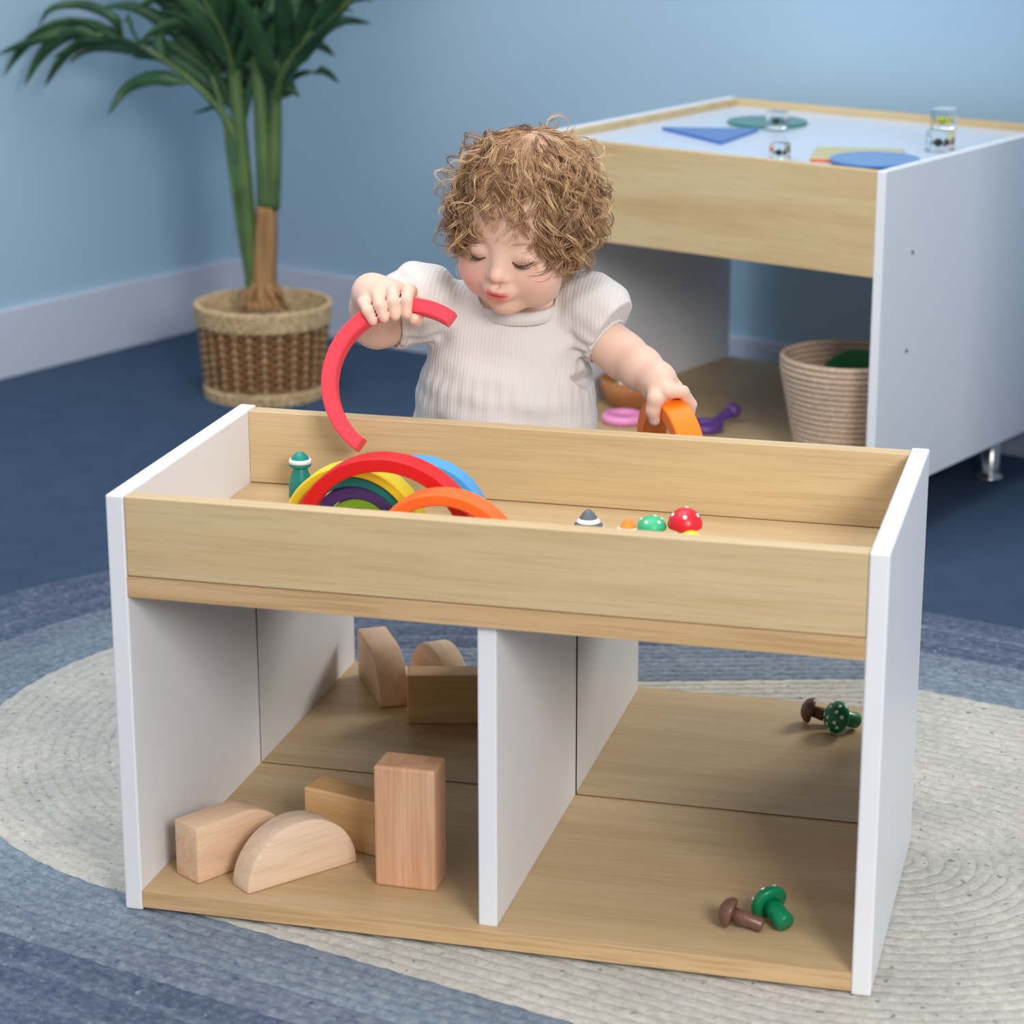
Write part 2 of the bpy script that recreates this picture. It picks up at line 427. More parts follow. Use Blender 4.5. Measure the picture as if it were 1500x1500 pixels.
def lying(name, label, cap_px, stem_px, **kw):
    """mushroom lying on the base board: axis from stem end to cap, resting on cap rim and stem end"""
    sr, sh, cr, ch = kw['stem_r'], kw['stem_h'], kw['cap_r'], kw['cap_h']
    c, s = np.array(cap_px), np.array(stem_px)
    d = c-s; az = math.atan2(d[1], d[0])
    tilt = math.asin(min(0.9, (cr-sr)/sh))          # cap end higher
    t = mushroom(name, label, (s[0], s[1], ZB+sr*math.cos(tilt)), (0, 0, 0), sr, sh, cr, ch, kw['capm'], kw['stemm'], 'dome', dots=kw.get('dots', 0), group='toadstools in the right cubby', bulge=kw.get('bulge', 1.0))
    t.rotation_euler = (Matrix.Rotation(az, 3, 'Z') @ Matrix.Rotation(PI/2-tilt, 3, 'Y')).to_euler()
    return t
lying('brown_mushroom', 'brown mushroom toy lying on its side in the right cubby', (0.643, 0.0715), (0.680, 0.069), stem_r=0.0078, stem_h=0.033, cap_r=0.0165, cap_h=0.0155, capm=M['brown'], stemm=M['brown'], bulge=1.12)
lying('green_mushroom', 'dark green mushroom toy lying on its side in the right cubby', (0.678, 0.100), (0.7035, 0.0735), stem_r=0.0105, stem_h=0.030, cap_r=0.0205, cap_h=0.017, capm=M['forest'], stemm=M['forest'], dots=0.0023)

# peg doll
pp = atZ(441, 727, TZ)
peg = thing('peg_doll', 'teal wooden peg doll with a white striped pointed cap, standing in the tray', 'peg doll', (pp[0], pp[1], TZ))
link('body', lathe([(0.0001, 0), (0.0128, 0), (0.0138, 0.002), (0.0138, 0.012), (0.0115, 0.024), (0.0078, 0.034), (0.0070, 0.038), (0.0001, 0.038)], 28, False), M['pegteal'], peg, smooth=True)
pc = link('cap', lathe([(0.0001, 0.035), (0.011, 0.0352), (0.0128, 0.037), (0.0128, 0.040), (0.0112, 0.0435), (0.0085, 0.048), (0.0045, 0.0520), (0.0001, 0.0535)], 28, False), M['pegteal'], peg, smooth=True)
link('stripe', lathe([(0.010, 0.0403), (0.01325, 0.0401), (0.0122, 0.0445), (0.009, 0.0446)], 28, False), M['paintwhite'], pc, smooth=True)

def arch_mesh(Ro, th, dep, n=40, extra=0.0):
    Ri = Ro-th
    out = [(Ro*math.cos(a), Ro*math.sin(a)) for a in np.linspace(0, PI, n)]
    inn = [(Ri*math.cos(a), Ri*math.sin(a)) for a in np.linspace(PI, 0, n)]
    b = 0.0016
    prof = []
    bm = bmesh.new()
    rings = []
    for a in np.linspace(0, PI, n):
        ca, sa = math.cos(a), math.sin(a)
        sec = [(Ro, -dep/2+b), (Ro, dep/2-b), (Ro-b, dep/2), (Ri+b, dep/2), (Ri, dep/2-b), (Ri, -dep/2+b), (Ri+b, -dep/2), (Ro-b, -dep/2)]
        rings.append([bm.verts.new((r*ca, y, r*sa)) for r, y in sec])
    for i in range(n-1):
        for k in range(8):
            bm.faces.new((rings[i][k], rings[i][(k+1) % 8], rings[i+1][(k+1) % 8], rings[i+1][k]))
    bm.faces.new(rings[0]); bm.faces.new(rings[-1][::-1])
    bmesh.ops.recalc_face_normals(bm, faces=bm.faces)
    me = bpy.data.meshes.new('m'); bm.to_mesh(me); bm.free()
    return smooth_by_angle(me, 0.5)
def arch(label, Ro, th, dep, material, loc, rz=0.0, group='rainbow arches in the tray'):
    o_ = link('rainbow_arch', arch_mesh(Ro, th, dep), material)
    o_.location = loc; o_.rotation_euler = (0, 0, rz)
    return tag(o_, label, 'toy arch', group)
AZ = TZ+0.0002
arch('largest red wooden arch standing in the tray', 0.104, 0.0155, 0.030, M['red'], (0.252, 0.158, AZ), 0.02)
arch('orange wooden arch standing in the tray in front of the red arch', 0.083, 0.013, 0.030, M['orange'], (0.329, 0.113, AZ), 0.02)
arch('yellow wooden arch standing behind the red arch', 0.0800, 0.0115, 0.030, M['yellow'], (0.203, 0.200, AZ), 0.0)
arch('sky blue wooden arch standing rearmost behind the yellow arch', 0.080, 0.014, 0.028, M['blue'], (0.262, 0.238, AZ), 0.12)
arch('teal wooden arch nested inside the yellow arch', 0.0670, 0.0115, 0.030, M['teal'], (0.204, 0.206, AZ), 0.0)
arch('purple wooden arch nested inside the teal arch', 0.0548, 0.0130, 0.030, M['purple'], (0.206, 0.207, AZ), 0.0)
arch('leaf green wooden arch nested inside the purple arch', 0.0412, 0.0105, 0.030, M['green'], (0.208, 0.208, AZ), 0.0)
arch('smallest dark red wooden arch, innermost of the nest', 0.0302, 0.0120, 0.030, M['darkred'], (0.208, 0.208, AZ), 0.0)

# ------------------------------------------------------------------ light table (background right)
LX, LY, LA = 0.626, 1.474, -0.392
LW, LD, LH, LZ, LR, LF = 0.667, 0.613, 0.596, 0.079, 0.432, 0.108
LT = 0.0155
lt = thing('light_table', 'tall white and oak light table with frosted top and open space below, behind the child', 'table', (LX, LY, FZ), (0, 0, LA))
def lb(name, u0, u1, v0, v1, z0, z1, material, bev=0.0012, parent=None):
    return link(name, boxmesh(u0, u1, v0, v1, z0-FZ, z1-FZ, bev), material, parent or lt)
rp_ = lb('side_panel', -LT, 0, 0, LD, LZ, LH, M['white'], 0.0015)
lb('side_panel', -LW, -LW+LT, 0, LD, LZ, LH, M['white'], 0.0015)
lb('front_rail', -LW+LT, -LT, 0.0005, 0.016, LR, LH-0.001, M['oak_far'])
lb('back_rail', -LW+LT, -LT, LD-0.016, LD-0.0005, LR, LH-0.001, M['oak_far'])
lb('inner_frame', -LW+LT, -LW+LT+0.014, 0.016, LD-0.016, LR, LH-0.001, M['oak_far'])
M['frost'] = mat('frosted_acrylic', srgb(204, 213, 226), 0.22, spec=0.5)
lb('frosted_panel', -LW+LT+0.014, -LT, 0.016, LD-0.016, LH-0.022, LH-0.013, M['frost'], 0.0005)
lb('shelf_board', -LW+LT, -LT, 0.001, LD-0.001, LF-0.018, LF, M['oak_floor'])
M['dark'] = mat('dark_fitting', srgb(40, 38, 38), 0.4)
M['steel'] = mat('brushed_steel', (0.55, 0.54, 0.52, 1), 0.25, metal=1.0)
for px, py in ((1337, 370), (1328, 514)):
    # bolt on the outer face of the right panel: intersect with the plane of that face
    nrm = np.array([math.cos(LA), math.sin(LA), 0]); d = ray(px, py)
    p = CAM+d*(((np.array([LX, LY, 0])-CAM) @ nrm)/(d @ nrm))
    rel = p[:2]-np.array([LX, LY]); v_ = -rel[0]*math.sin(LA)+rel[1]*math.cos(LA)
    b_ = link('bolt', lathe([(0.0001, 0.0005), (0.0035, 0.0004), (0.0042, -0.002), (0.0001, -0.002)], 16, False), M['dark'], rp_)
    b_.location = (0.0, v_, p[2]-FZ); b_.rotation_euler = (0, PI/2, 0)
for u_ in (-0.055, -LW+0.055):
    for v_ in (0.07, LD-0.09):
        link('leg', lathe([(0.0001, 0), (0.023, 0), (0.024, 0.006), (0.0165, 0.010), (0.0155, 0.014), (0.0155, LZ-FZ+0.012), (0.0001, LZ-FZ+0.012)], 24, False), M['steel'], lt, (u_, v_, 0), smooth=True)

SZ = LH-0.013+0.0002
def flat_poly(name, label, pxs, material, h=0.005, cat='acrylic shape', z=SZ, rnd=0.006):
    P = [atZ(x, y, z)[:2] for x, y in pxs]
    c = np.mean(P, axis=0)
    # rounded corners
    out = []
    n = len(P)
    for i in range(n):
        a, b, c2 = P[i-1], P[i], P[(i+1) % n]
        u = (a-b)/np.linalg.norm(a-b); v = (c2-b)/np.linalg.norm(c2-b)
        p0, p1 = b+u*rnd, b+v*rnd
        for t in np.linspace(0, 1, 5): out.append((1-t)**2*p0+2*t*(1-t)*b+t*t*p1)
    bm = bmesh.new()
    f = bm.faces.new([bm.verts.new((p[0]-c[0], p[1]-c[1], 0)) for p in out])
    r = bmesh.ops.extrude_face_region(bm, geom=[f])
    for v in r['geom']:
        if isinstance(v, bmesh.types.BMVert): v.co.z = h
    bmesh.ops.recalc_face_normals(bm, faces=bm.faces)
    es = [e for e in bm.edges if len(e.link_faces) == 2 and e.calc_face_angle() > 0.9]
    bmesh.ops.bevel(bm, geom=es, offset=0.0008, segments=2, profile=0.5, affect='EDGES')
    me = bpy.data.meshes.new('m'); bm.to_mesh(me); bm.free()
    return tag(link(name, me, material, loc=(c[0], c[1], z)), label, cat, 'translucent shapes on the light table')
def acrylic(name, r, g, b):
    m_ = mat(name, srgb(r, g, b), 0.12, spec=0.5)
    m_.node_tree.nodes['Principled BSDF'].inputs['Transmission Weight'].default_value = 0.25
    return m_
A_blue = acrylic('blue_acrylic', 62, 120, 205); A_teal = acrylic('green_acrylic', 40, 130, 118)
A_yel = acrylic('yellow_acrylic', 232, 212, 120); A_pale = acrylic('pale_blue_acrylic', 98, 150, 212)
M['A_orange'] = acrylic('orange_acrylic', 250, 120, 50)
def disc(name, label, cx, cy, halfpx, material, z=SZ, h=0.005):
    c = atZ(cx, cy, z); e = atZ(cx+halfpx, cy, z)
    r = np.linalg.norm(e-c)
    me = smooth_by_angle(lathe([(0.0001, 0), (r-0.0008, 0), (r, 0.0008), (r, h-0.0008), (r-0.0008, h), (0.0001, h)], 56, False), 0.5)
    return tag(link(name, me, material, loc=(c[0], c[1], z)), label, 'acrylic shape', 'translucent shapes on the light table')
flat_poly('acrylic_triangle', 'blue acrylic triangle lying on the frosted light table top', [(968, 190), (1112, 192), (1056, 212)], A_blue)
disc('acrylic_disc', 'dark green acrylic disc on the light table with a clear cube on it', 1124, 181, 59, A_teal)
yl = flat_poly('acrylic_rectangle', 'yellow acrylic rectangle with orange edge, partly under the blue disc', [(1186, 237), (1197, 219), (1325, 222), (1316, 241)], A_yel, rnd=0.002)
disc('acrylic_disc', 'pale blue acrylic disc overlapping the yellow rectangle near the table corner', 1282, 236, 66, A_pale, z=SZ+0.0054)
# the rim of the yellow sheet is orange
me = yl.data; me.materials.append(M['A_orange'])
for p in me.polygons:
    if abs(p.normal.z) < 0.5: p.material_index = 1
M['glass'] = mat('clear_resin', (0.93, 0.97, 0.96, 1), 0.03)
M['glass'].node_tree.nodes['Principled BSDF'].inputs['Transmission Weight'].default_value = 1.0
M['glass'].node_tree.nodes['Principled BSDF'].inputs['IOR'].default_value = 1.35
M['insect'] = mat('insect_shell', srgb(30, 34, 36), 0.3); M['insect_y'] = mat('yellow_insect_shell', srgb(200, 205, 30), 0.3)
def resin_cube(label, cx, cy, s, z, im, rz):
    c = atZ(cx, cy, z)
    t = thing('resin_cube', label, 'resin cube', (c[0], c[1], z), (0, 0, rz), 'clear cubes with insects')
    link('block', boxmesh(-s/2, s/2, -s/2, s/2, 0, s, 0.0015), M['glass'], t)
    bm = bmesh.new()
    for (x, y, zz, a, b, h) in ((0, 0, s*0.42, s*.22, s*.30, s*.19), (0, -s*.30, s*.42, s*.12, s*.11, s*.11)):
        r = bmesh.ops.create_uvsphere(bm, u_segments=12, v_segments=8, radius=1)
        for v in r['verts']: v.co = (x+v.co.x*a, y+v.co.y*b, zz+v.co.z*h)
    for sx in (-1, 1):
        for yy in (-.12, .02, .16):
            P = [(sx*s*.1, yy*s, s*.40), (sx*s*.26, yy*s*1.4, s*.46), (sx*s*.34, yy*s*1.7, s*.32)]
            v, f = tube_arrays(P, s*.025, 5); vs = [bm.verts.new(q_) for q_ in v]
            for ff in f: bm.faces.new([vs[i] for i in ff])
    me_ = bpy.data.meshes.new('m'); bm.to_mesh(me_); bm.free()
    link('insect', me_, im, t, smooth=True)
    return t
cs = 0.030
resin_cube('clear resin cube with a dark insect on the green disc', 1138, 188, 0.030, SZ+0.0054, M['insect'], LA+0.2)
resin_cube('clear resin cube with a black insect standing alone near the rail', 1142, 233, 0.026, SZ, M['insect'], LA+0.1)
resin_cube('lower clear resin cube of the stacked pair', 1376, 222, 0.036, SZ, M['insect'], LA)
c_ = atZ(1376, 222, SZ)
t_ = resin_cube('upper clear resin cube with a yellow beetle, on top of another cube', 1376, 222, 0.034, SZ, M['insect_y'], LA+0.15)
t_.location = (c_[0]+0.004, c_[1]+0.002, SZ+0.0363)

# things on the lower board of the light table
BZ = LF+0.0003
bc = atZ(1222, 650, BZ)+0.0
u2 = np.array([math.cos(LA), math.sin(LA)]); v2 = np.array([-math.sin(LA), math.cos(LA)])
rb_c = np.array([LX, LY])+u2*(-0.128)+v2*0.135
M['rope'] = mat('cotton_rope', srgb(196, 170, 148), 0.9, spec=0.1)
n_ = noise_chain(M['rope'], (1, 1, 1), 260, 3, 0.6); r_ = ramp(M['rope'], n_.outputs['Fac'], [(0.35, srgb(178, 148, 124)), (0.6, srgb(210, 186, 164))])
L(M['rope'], r_.outputs[0], M['rope'].node_tree.nodes['Principled BSDF'].inputs['Base Color']); bump(M['rope'], n_.outputs['Fac'], 0.5, 0.002)
rb = thing('rope_basket', 'beige coiled rope basket on the lower board of the light table', 'basket', (rb_c[0], rb_c[1], BZ))
RBH = 0.165; NR = 18
def rope_R(z): return 0.080+0.030*min(1, (z/RBH)*1.15)
for i in range(NR):
    z = (i+0.5)*RBH/NR; R_ = rope_R(z); rr_ = RBH/NR*0.53
    V, F = [], []; n = 56; k = 8
    for a_ in range(n):
        A = 2*PI*a_/n
        for b_ in range(k):
            B = 2*PI*b_/k; r = R_-rr_+rr_*math.cos(B)
            V.append((r*math.cos(A), r*math.sin(A), z+rr_*math.sin(B)))
    for a_ in range(n):
        for b_ in range(k):
            F.append((a_*k+b_, ((a_+1) % n)*k+b_, ((a_+1) % n)*k+(b_+1) % k, a_*k+(b_+1) % k))
    link('coil', fix(pydata(V, F)), M['rope'], rb, smooth=True)
link('bottom', lathe([(0.0001, 0.001), (0.076, 0.001), (0.076, 0.008), (0.0001, 0.008)], 40, False), M['rope'], rb)
gb = link('green_board', extrude_poly([(0.075*math.cos(a), 0.075*math.sin(a)) for a in np.linspace(0, 2*PI, 40)[:-1]], 0, 0.006, 0.001), M['boardgreen'])
gb.location = (rb_c[0]+0.012, rb_c[1]+0.055, BZ+0.0835); gb.rotation_euler = (-0.12, 0, -0.2)
tag(gb, 'dark green round board standing inside the rope basket', 'board')
ib = link('toy_ball', lathe([(0.05*math.cos(a), 0.05*math.sin(a)) for a in np.linspace(-PI/2+0.001, PI/2-0.001, 18)], 28, False), mat('navy_ball', srgb(34, 36, 58), 0.5), smooth=True)
ib.location = (rb_c[0]+0.0, rb_c[1]-0.015, BZ+0.0585); tag(ib, 'dark navy ball inside the rope basket', 'ball')

bw = atZ(921, 601, BZ)
bowl = thing('wooden_bowl', 'small round wooden bowl on the light table lower board behind the arm', 'bowl', (bw[0], bw[1]+0.03, BZ))
M['bowlwood'] = wood('bowl_wood', srgb(186, 124, 74), srgb(170, 106, 58), srgb(200, 142, 92), 0.4, freq=1.5)
link('shell', lathe([(0.0001, 0), (0.030, 0), (0.044, 0.012), (0.054, 0.032), (0.057, 0.050), (0.0555, 0.053), (0.053, 0.050), (0.050, 0.033), (0.040, 0.014), (0.028, 0.006), (0.0001, 0.005)], 40, False), M['bowlwood'], bowl, smooth=True)
for i, (dx, dy, dz, r) in enumerate(((-0.018, -0.002, 0.035, 0.016), (0.014, 0.006, 0.036, 0.017), (0.0, -0.022, 0.032, 0.014), (0.0, 0.026, 0.036, 0.015))):
    s_ = link('metal_ball', lathe([(r*math.cos(a), r*math.sin(a)) for a in np.linspace(-PI/2+0.001, PI/2-0.001, 12)], 20, False), M['steel'], smooth=True)
    s_.location = (bw[0]+dx, bw[1]+0.03+dy, BZ+dz)
    tag(s_, 'shiny metal ball in the wooden bowl', 'ball', 'metal balls in the wooden bowl')
def torus(R_, r, n=40, k=10, sx=1.0, flat=1.0):
    V, F = [], []
    for i in range(n):
        A = 2*PI*i/n
        for j in range(k):
            B = 2*PI*j/k; q_ = R_+r*math.cos(B)
            V.append((q_*math.cos(A)*sx, q_*math.sin(A), r*math.sin(B)*flat))
    for i in range(n):
        for j in range(k): F.append((i*k+j, ((i+1) % n)*k+j, ((i+1) % n)*k+(j+1) % k, i*k+(j+1) % k))
    return fix(pydata(V, F))
def ring_toy(name, label, cx, cy, R_, material, ang, hl, knob, lift=0.0):
    c = atZ(cx, cy, BZ)
    t = thing(name, label, 'toy', (c[0], c[1], BZ), (0, 0, ang))
    link('ring', torus(R_, 0.008), material, t, (0, 0, 0.0082), smooth=True)
    P = [(R_, 0, 0.008), (R_+hl*0.5, 0, 0.009+lift*0.5), (R_+hl, 0, 0.009+lift)]
    link('handle', tube(spline(P, 10), [0.008]*5+[0.009]*5, 12), material, t, smooth=True)
    k_ = link('knob', lathe([(knob*math.cos(a), knob*math.sin(a)) for a in np.linspace(-PI/2+0.001, PI/2-0.001, 12)], 20, False), material, t, (R_+hl, 0, max(knob+0.0003, 0.009+lift)), smooth=True)
    return t
ring_toy('magnifier_toy', 'pink plastic ring with a handle lying beside the wooden bowl', 913, 618, 0.030, M['pink'], -0.25, 0.045, 0.011)
ring_toy('magnifier_toy', 'purple plastic ring with a rounded handle beside the orange arch', 1030, 631, 0.026, M['violet'], 1.05, 0.052, 0.0135, 0.012)

# ------------------------------------------------------------------ palm in a woven basket
bk = np.array([-0.662, 2.245])
bas = thing('wicker_basket', 'round woven basket with pale straw rims and brown weave, holding the palm', 'basket', (bk[0], bk[1], FZ))
M['straw'] = mat('pale_straw', srgb(206, 176, 132), 0.75, spec=0.2)
n_ = noise_chain(M['straw'], (1, 1, 1), 90, 4, 0.6); r_ = ramp(M['straw'], n_.outputs['Fac'], [(0.3, srgb(166, 132, 90)), (0.55, srgb(208, 180, 138)), (0.75, srgb(222, 198, 160))])
L(M['straw'], r_.outputs[0], M['straw'].node_tree.nodes['Principled BSDF'].inputs['Base Color'])
M['wicker'] = mat('brown_wicker', srgb(136, 92, 52), 0.6, spec=0.3)
n_ = noise_chain(M['wicker'], (1, 1, 1), 70, 4, 0.6); r_ = ramp(M['wicker'], n_.outputs['Fac'], [(0.3, srgb(108, 70, 38)), (0.6, srgb(150, 104, 62))])
L(M['wicker'], r_.outputs[0], M['wicker'].node_tree.nodes['Principled BSDF'].inputs['Base Color'])
BH = 0.186; R0, R1_ = 0.113, 0.128
def bR(z): return R0+(R1_-R0)*z/BH
NS = 26
ang = np.linspace(0, 2*PI, 193)[:-1]
def ring_path(z, ph, amp, dr=0.0):
    r = bR(z)+dr+amp*np.cos(ang*NS/2+ph)
    return np.column_stack([r*np.cos(ang), r*np.sin(ang), np.full_like(ang, z)])
def closed_tube(path, rw, rz_, k=6):
    n = len(path); V, F = [], []
    c = path[:, :2]; rad = np.linalg.norm(c, axis=1)[:, None]; d = c/rad
    for j in range(k):
        B = 2*PI*j/k
        V.append(np.column_stack([c+d*rw*math.cos(B), path[:, 2]+rz_*math.sin(B)]))
    V = np.stack(V, 1).reshape(-1, 3)
    for i in range(n):
        for j in range(k): F.append((i*k+j, ((i+1) % n)*k+j, ((i+1) % n)*k+(j+1) % k, i*k+(j+1) % k))
    return fix(pydata(V, F))
z0_, z1_ = 0.030, 0.148; rows = 15
for i in range(rows):
    z = z0_+(i+0.5)*(z1_-z0_)/rows
    link('weave_row', closed_tube(ring_path(z, PI*(i % 2), 0.0042), 0.0022, (z1_-z0_)/rows*0.52), M['wicker'], bas, smooth=True)
for k in range(NS):
    a = 2*PI*(k)/NS
    P = [(bR(z)*math.cos(a), bR(z)*math.sin(a), z) for z in np.linspace(0.012, 0.165, 8)]
    link('stake', tube(P, 0.0045, 6), M['straw'], bas, smooth=True)
# straw rims: several twisted strands each
for zc, nst, dr in ((0.010, 3, 0.002), (0.166, 5, 0.003)):
    for s in range(nst):
        for tw in (0, 1):
            z = zc+(s-(nst-1)/2)*0.0078
            p = ring_path(z, 0, 0, dr)
            ph = tw*PI+s
            p[:, 2] += 0.0022*np.sin(ang*24+ph)
            rr_ = 0.0028*np.cos(ang*24+ph)
            p[:, 0] += rr_*np.cos(ang); p[:, 1] += rr_*np.sin(ang)
            link('rim_strand', closed_tube(p, 0.0036, 0.0046), M['straw'], bas, smooth=True)
link('liner', lathe([(0.0001, 0.004), (R0-0.006, 0.004), (R1_-0.006, BH-0.012), (R1_-0.0085, BH-0.012), (R0-0.0085, 0.008), (0.0001, 0.008)], 48, False), M['straw'], bas)

palm = thing('potted_palm', 'green feather palm with brown trunk growing from the woven basket', 'plant', (bk[0], bk[1], FZ+0.0085))
PO = np.array([bk[0], bk[1], FZ+0.0085])
M['soil'] = mat('dark_soil', srgb(70, 56, 44), 0.95)
n_ = noise_chain(M['soil'], (1, 1, 1), 120, 4, 0.7); r_ = ramp(M['soil'], n_.outputs['Fac'], [(0.3, srgb(48, 36, 28)), (0.7, srgb(112, 92, 70))])
L(M['soil'], r_.outputs[0], M['soil'].node_tree.nodes['Principled BSDF'].inputs['Base Color']); bump(M['soil'], n_.outputs['Fac'], 1.0, 0.01)
link('soil', lathe([(0.0001, 0), (0.100, 0), (0.109, 0.12), (0.0001, 0.136)], 40, False), M['soil'], palm, smooth=True)
def leafmat(name, c1, c2):
    m_ = mat(name, c1, 0.42, spec=0.4)
    n1 = noise_chain(m_, (1, 1, 1), 18, 3, 0.5); r1 = ramp(m_, n1.outputs['Fac'], [(0.35, c1), (0.65, c2)])
    L(m_, r1.outputs[0], m_.node_tree.nodes['Principled BSDF'].inputs['Base Color']); return m_
M['leaf'] = leafmat('palm_leaf', srgb(34, 66, 40), srgb(52, 88, 50)); M['stalk'] = leafmat('palm_stalk', srgb(66, 92, 48), srgb(86, 112, 60))
M['trunk'] = wood('palm_trunk', srgb(158, 118, 76), srgb(120, 84, 54), srgb(176, 138, 94), 0.8, along='z', freq=2.5)
PY = bk[1]
def pw(x, y, dY=0.0): return atY(x, y, PY+dY)-PO
link('trunk', tube(spline([pw(386, 446), pw(386, 425), pw(388, 380), pw(390, 340), pw(391, 302)], 18), np.interp(np.linspace(0, 1, 18), [0, .12, .3, 1], [0.042, 0.030, 0.025, 0.0205]), 14), M['trunk'], palm, smooth=True)
for i in range(9):
    a = 2*PI*i/9; b0 = pw(386, 420)
    P = [b0+np.array([0.018*math.cos(a), 0.018*math.sin(a), 0.01]), b0+np.array([0.034*math.cos(a), 0.034*math.sin(a), -0.015]), b0+np.array([0.045*math.cos(a+.2), 0.045*math.sin(a+.2), -0.045])]
    link('root', tube(spline(P, 8), [0.007]*4+[0.005]*4, 6), M['trunk'], palm, smooth=True)
def leaflet_mesh(P, width):
    """curved blade along path P with a V fold"""
    n = len(P); t = np.gradient(P, axis=0); t /= np.linalg.norm(t, axis=1)[:, None]+1e-9
    up = np.array([random.uniform(-0.5, 0.1), random.uniform(0.2, 1.0), random.uniform(-0.3, 0.7)]); side = np.cross(t, up)
    ln = np.linalg.norm(side, axis=1)[:, None]; side = np.where(ln > 0.15, side/np.maximum(ln, 1e-6), np.array([1.0, 0.2, 0]))
    nrm = np.cross(side, t)
    s = np.linspace(0, 1, n); w_ = width*np.clip(np.minimum(s/0.18, 1), 0.25, 1)*np.clip((1-s)/0.55, 0.0, 1)**0.7+0.0004
    V = np.stack([P-side*w_[:, None]/2+nrm*(w_*0.22)[:, None], P, P+side*w_[:, None]/2+nrm*(w_*0.22)[:, None]], 1)
    V2 = V-nrm[:, None]*0.0006
    V = np.concatenate([V.reshape(-1, 3), V2.reshape(-1, 3)]); F = []
    o_ = n*3
    for i in range(n-1):
        for j in (0, 1):
            F.append((i*3+j, i*3+j+1, i*3+j+4, i*3+j+3)); F.append((o_+i*3+j, o_+i*3+j+3, o_+i*3+j+4, o_+i*3+j+1))
        F.append((i*3, i*3+3, o_+i*3+3, o_+i*3)); F.append((i*3+2, o_+i*3+2, o_+i*3+5, i*3+5))
    return pydata(V, F)
def blade(parent, P, width=0.034):
    return link('leaflet', leaflet_mesh(spline(P, 12), width), M['leaf'], parent, smooth=True)
def frond(pts, r0=0.0095, r1=0.003, n=11, start=0.4, llen=0.26, droop=0.35, spread=1.0, width=0.05, leaf_bias=0.0):
    R_ = spline(pts, 40)
    rach = link('frond', tube(R_, np.linspace(r0, r1, 40), 8), M['stalk'], palm, smooth=True)
    t = np.gradient(R_, axis=0); t /= np.linalg.norm(t, axis=1)[:, None]
    for s in np.linspace(start, 0.985, n):
        i = int(s*39); p = R_[i]; d = t[i]
        side = np.cross(d, [0, 0, 1.0]); 
        if np.linalg.norm(side) < 0.2: side = np.cross(d, FWD)
        side /= np.linalg.norm(side)
        for sg in (-1, 1):
            ll = llen*(1-0.55*abs((s-start)/(1-start)-0.35))*random.uniform(0.85, 1.12)
            fw = 0.75+0.5*s
            d0 = d*fw+side*sg*spread*random.uniform(0.75, 1.1)+np.array([0, 0, 0.12+leaf_bias]); d0 /= np.linalg.norm(d0)
            q1 = p+d0*ll*0.45
            d1 = d0+np.array([0, 0, -droop]); d1 /= np.linalg.norm(d1); q2 = q1+d1*ll*0.32
            d2 = d1+np.array([0, 0, -droop*1.6]); d2 /= np.linalg.norm(d2); q3 = q2+d2*ll*0.28
            blade(rach, [p, q1, q2, q3], width*random.uniform(0.8, 1.1))
    return rach
# left arching frond, traced by its shape
f1 = link('frond', tube(spline([pw(372, 430), pw(362, 350), pw(350, 250), pw(338, 185), pw(298, 135), pw(257, 100), pw(210, 70), pw(163, 54), pw(120, 50), pw(85, 58)], 44), np.linspace(0.011, 0.003, 44), 8), M['stalk'], palm, smooth=True)
for pl, wd in (([(278, 121), (225, 112), (185, 128), (157, 170)], 0.030), ([(180, 58), (165, 25), (120, 6), (75, 12), (56, 38)], 0.020),
               ([(205, 68), (190, 40), (188, 20)], 0.022), ([(170, 56), (130, 36), (80, 50), (30, 66), (-4, 80)], 0.024),
               ([(165, 54), (110, 38), (60, 52), (25, 84), (6, 112)], 0.034), ([(150, 55), (100, 52), (60, 82), (36, 126)], 0.030),
               ([(160, 60), (120, 66), (88, 92), (65, 128)], 0.028), ([(215, 74), (170, 60), (120, 64), (75, 86)], 0.028),
               ([(225, 82), (180, 72), (130, 72), (100, 92)], 0.026), ([(240, 90), (232, 58), (250, 40)], 0.026), ([(190, 62), (140, 44), (95, 44), (55, 62)], 0.030)):
    blade(f1, [pw(x, y, random.uniform(-0.03, 0.03)) for x, y in pl], wd)
# sheath shafts from the trunk
def shaft(pl, r0, r1):
    return link('stalk', tube(spline([pw(*p) for p in pl], 20), np.linspace(r0, r1, 20), 10), M['stalk'], palm, smooth=True)
shaft([(391, 308), (388, 250), (384, 190), (380, 140), (372, 60), (366, -40)], 0.019, 0.009)
shaft([(398, 306), (402, 240), (404, 180), (405, 140)], 0.016, 0.010)
shaft([(372, 436), (368, 380), (362, 300), (352, 190), (343, 100), (336, 0), (334, -80)], 0.016, 0.012)
shaft([(366, 420), (350, 330), (336, 230), (328, 170), (310, 110)], 0.006, 0.005)
frond([pw(405, 150), pw(412, 110, -0.03), pw(440, 66, -0.06), pw(490, 20, -0.08), pw(560, -30, -0.1), pw(640, -60, -0.12)], 0.008, 0.003, 10, 0.05, 0.30, 0.10, 0.45, 0.034)
frond([pw(336, 20), pw(330, -60), pw(318, -140), pw(290, -230)], 0.010, 0.004, 8, 0.1, 0.34, 0.55, 0.9, 0.040)
frond([pw(380, 140), pw(372, 60), pw(372, -40, .05), pw(390, -160, .1)], 0.009, 0.004, 10, 0.15, 0.34, 0.45, 0.9, 0.040)
frond([pw(404, 150), pw(406, 80, .04), pw(425, 0, .08), pw(460, -100, .12)], 0.008, 0.004, 10, 0.12, 0.32, 0.35, 0.8, 0.038)
frond([pw(352, 190), pw(330, 130, .05), pw(300, 60, .1), pw(262, -10, .14), pw(220, -90, .16)], 0.008, 0.003, 10, 0.15, 0.26, 0.30, 0.6, 0.036)
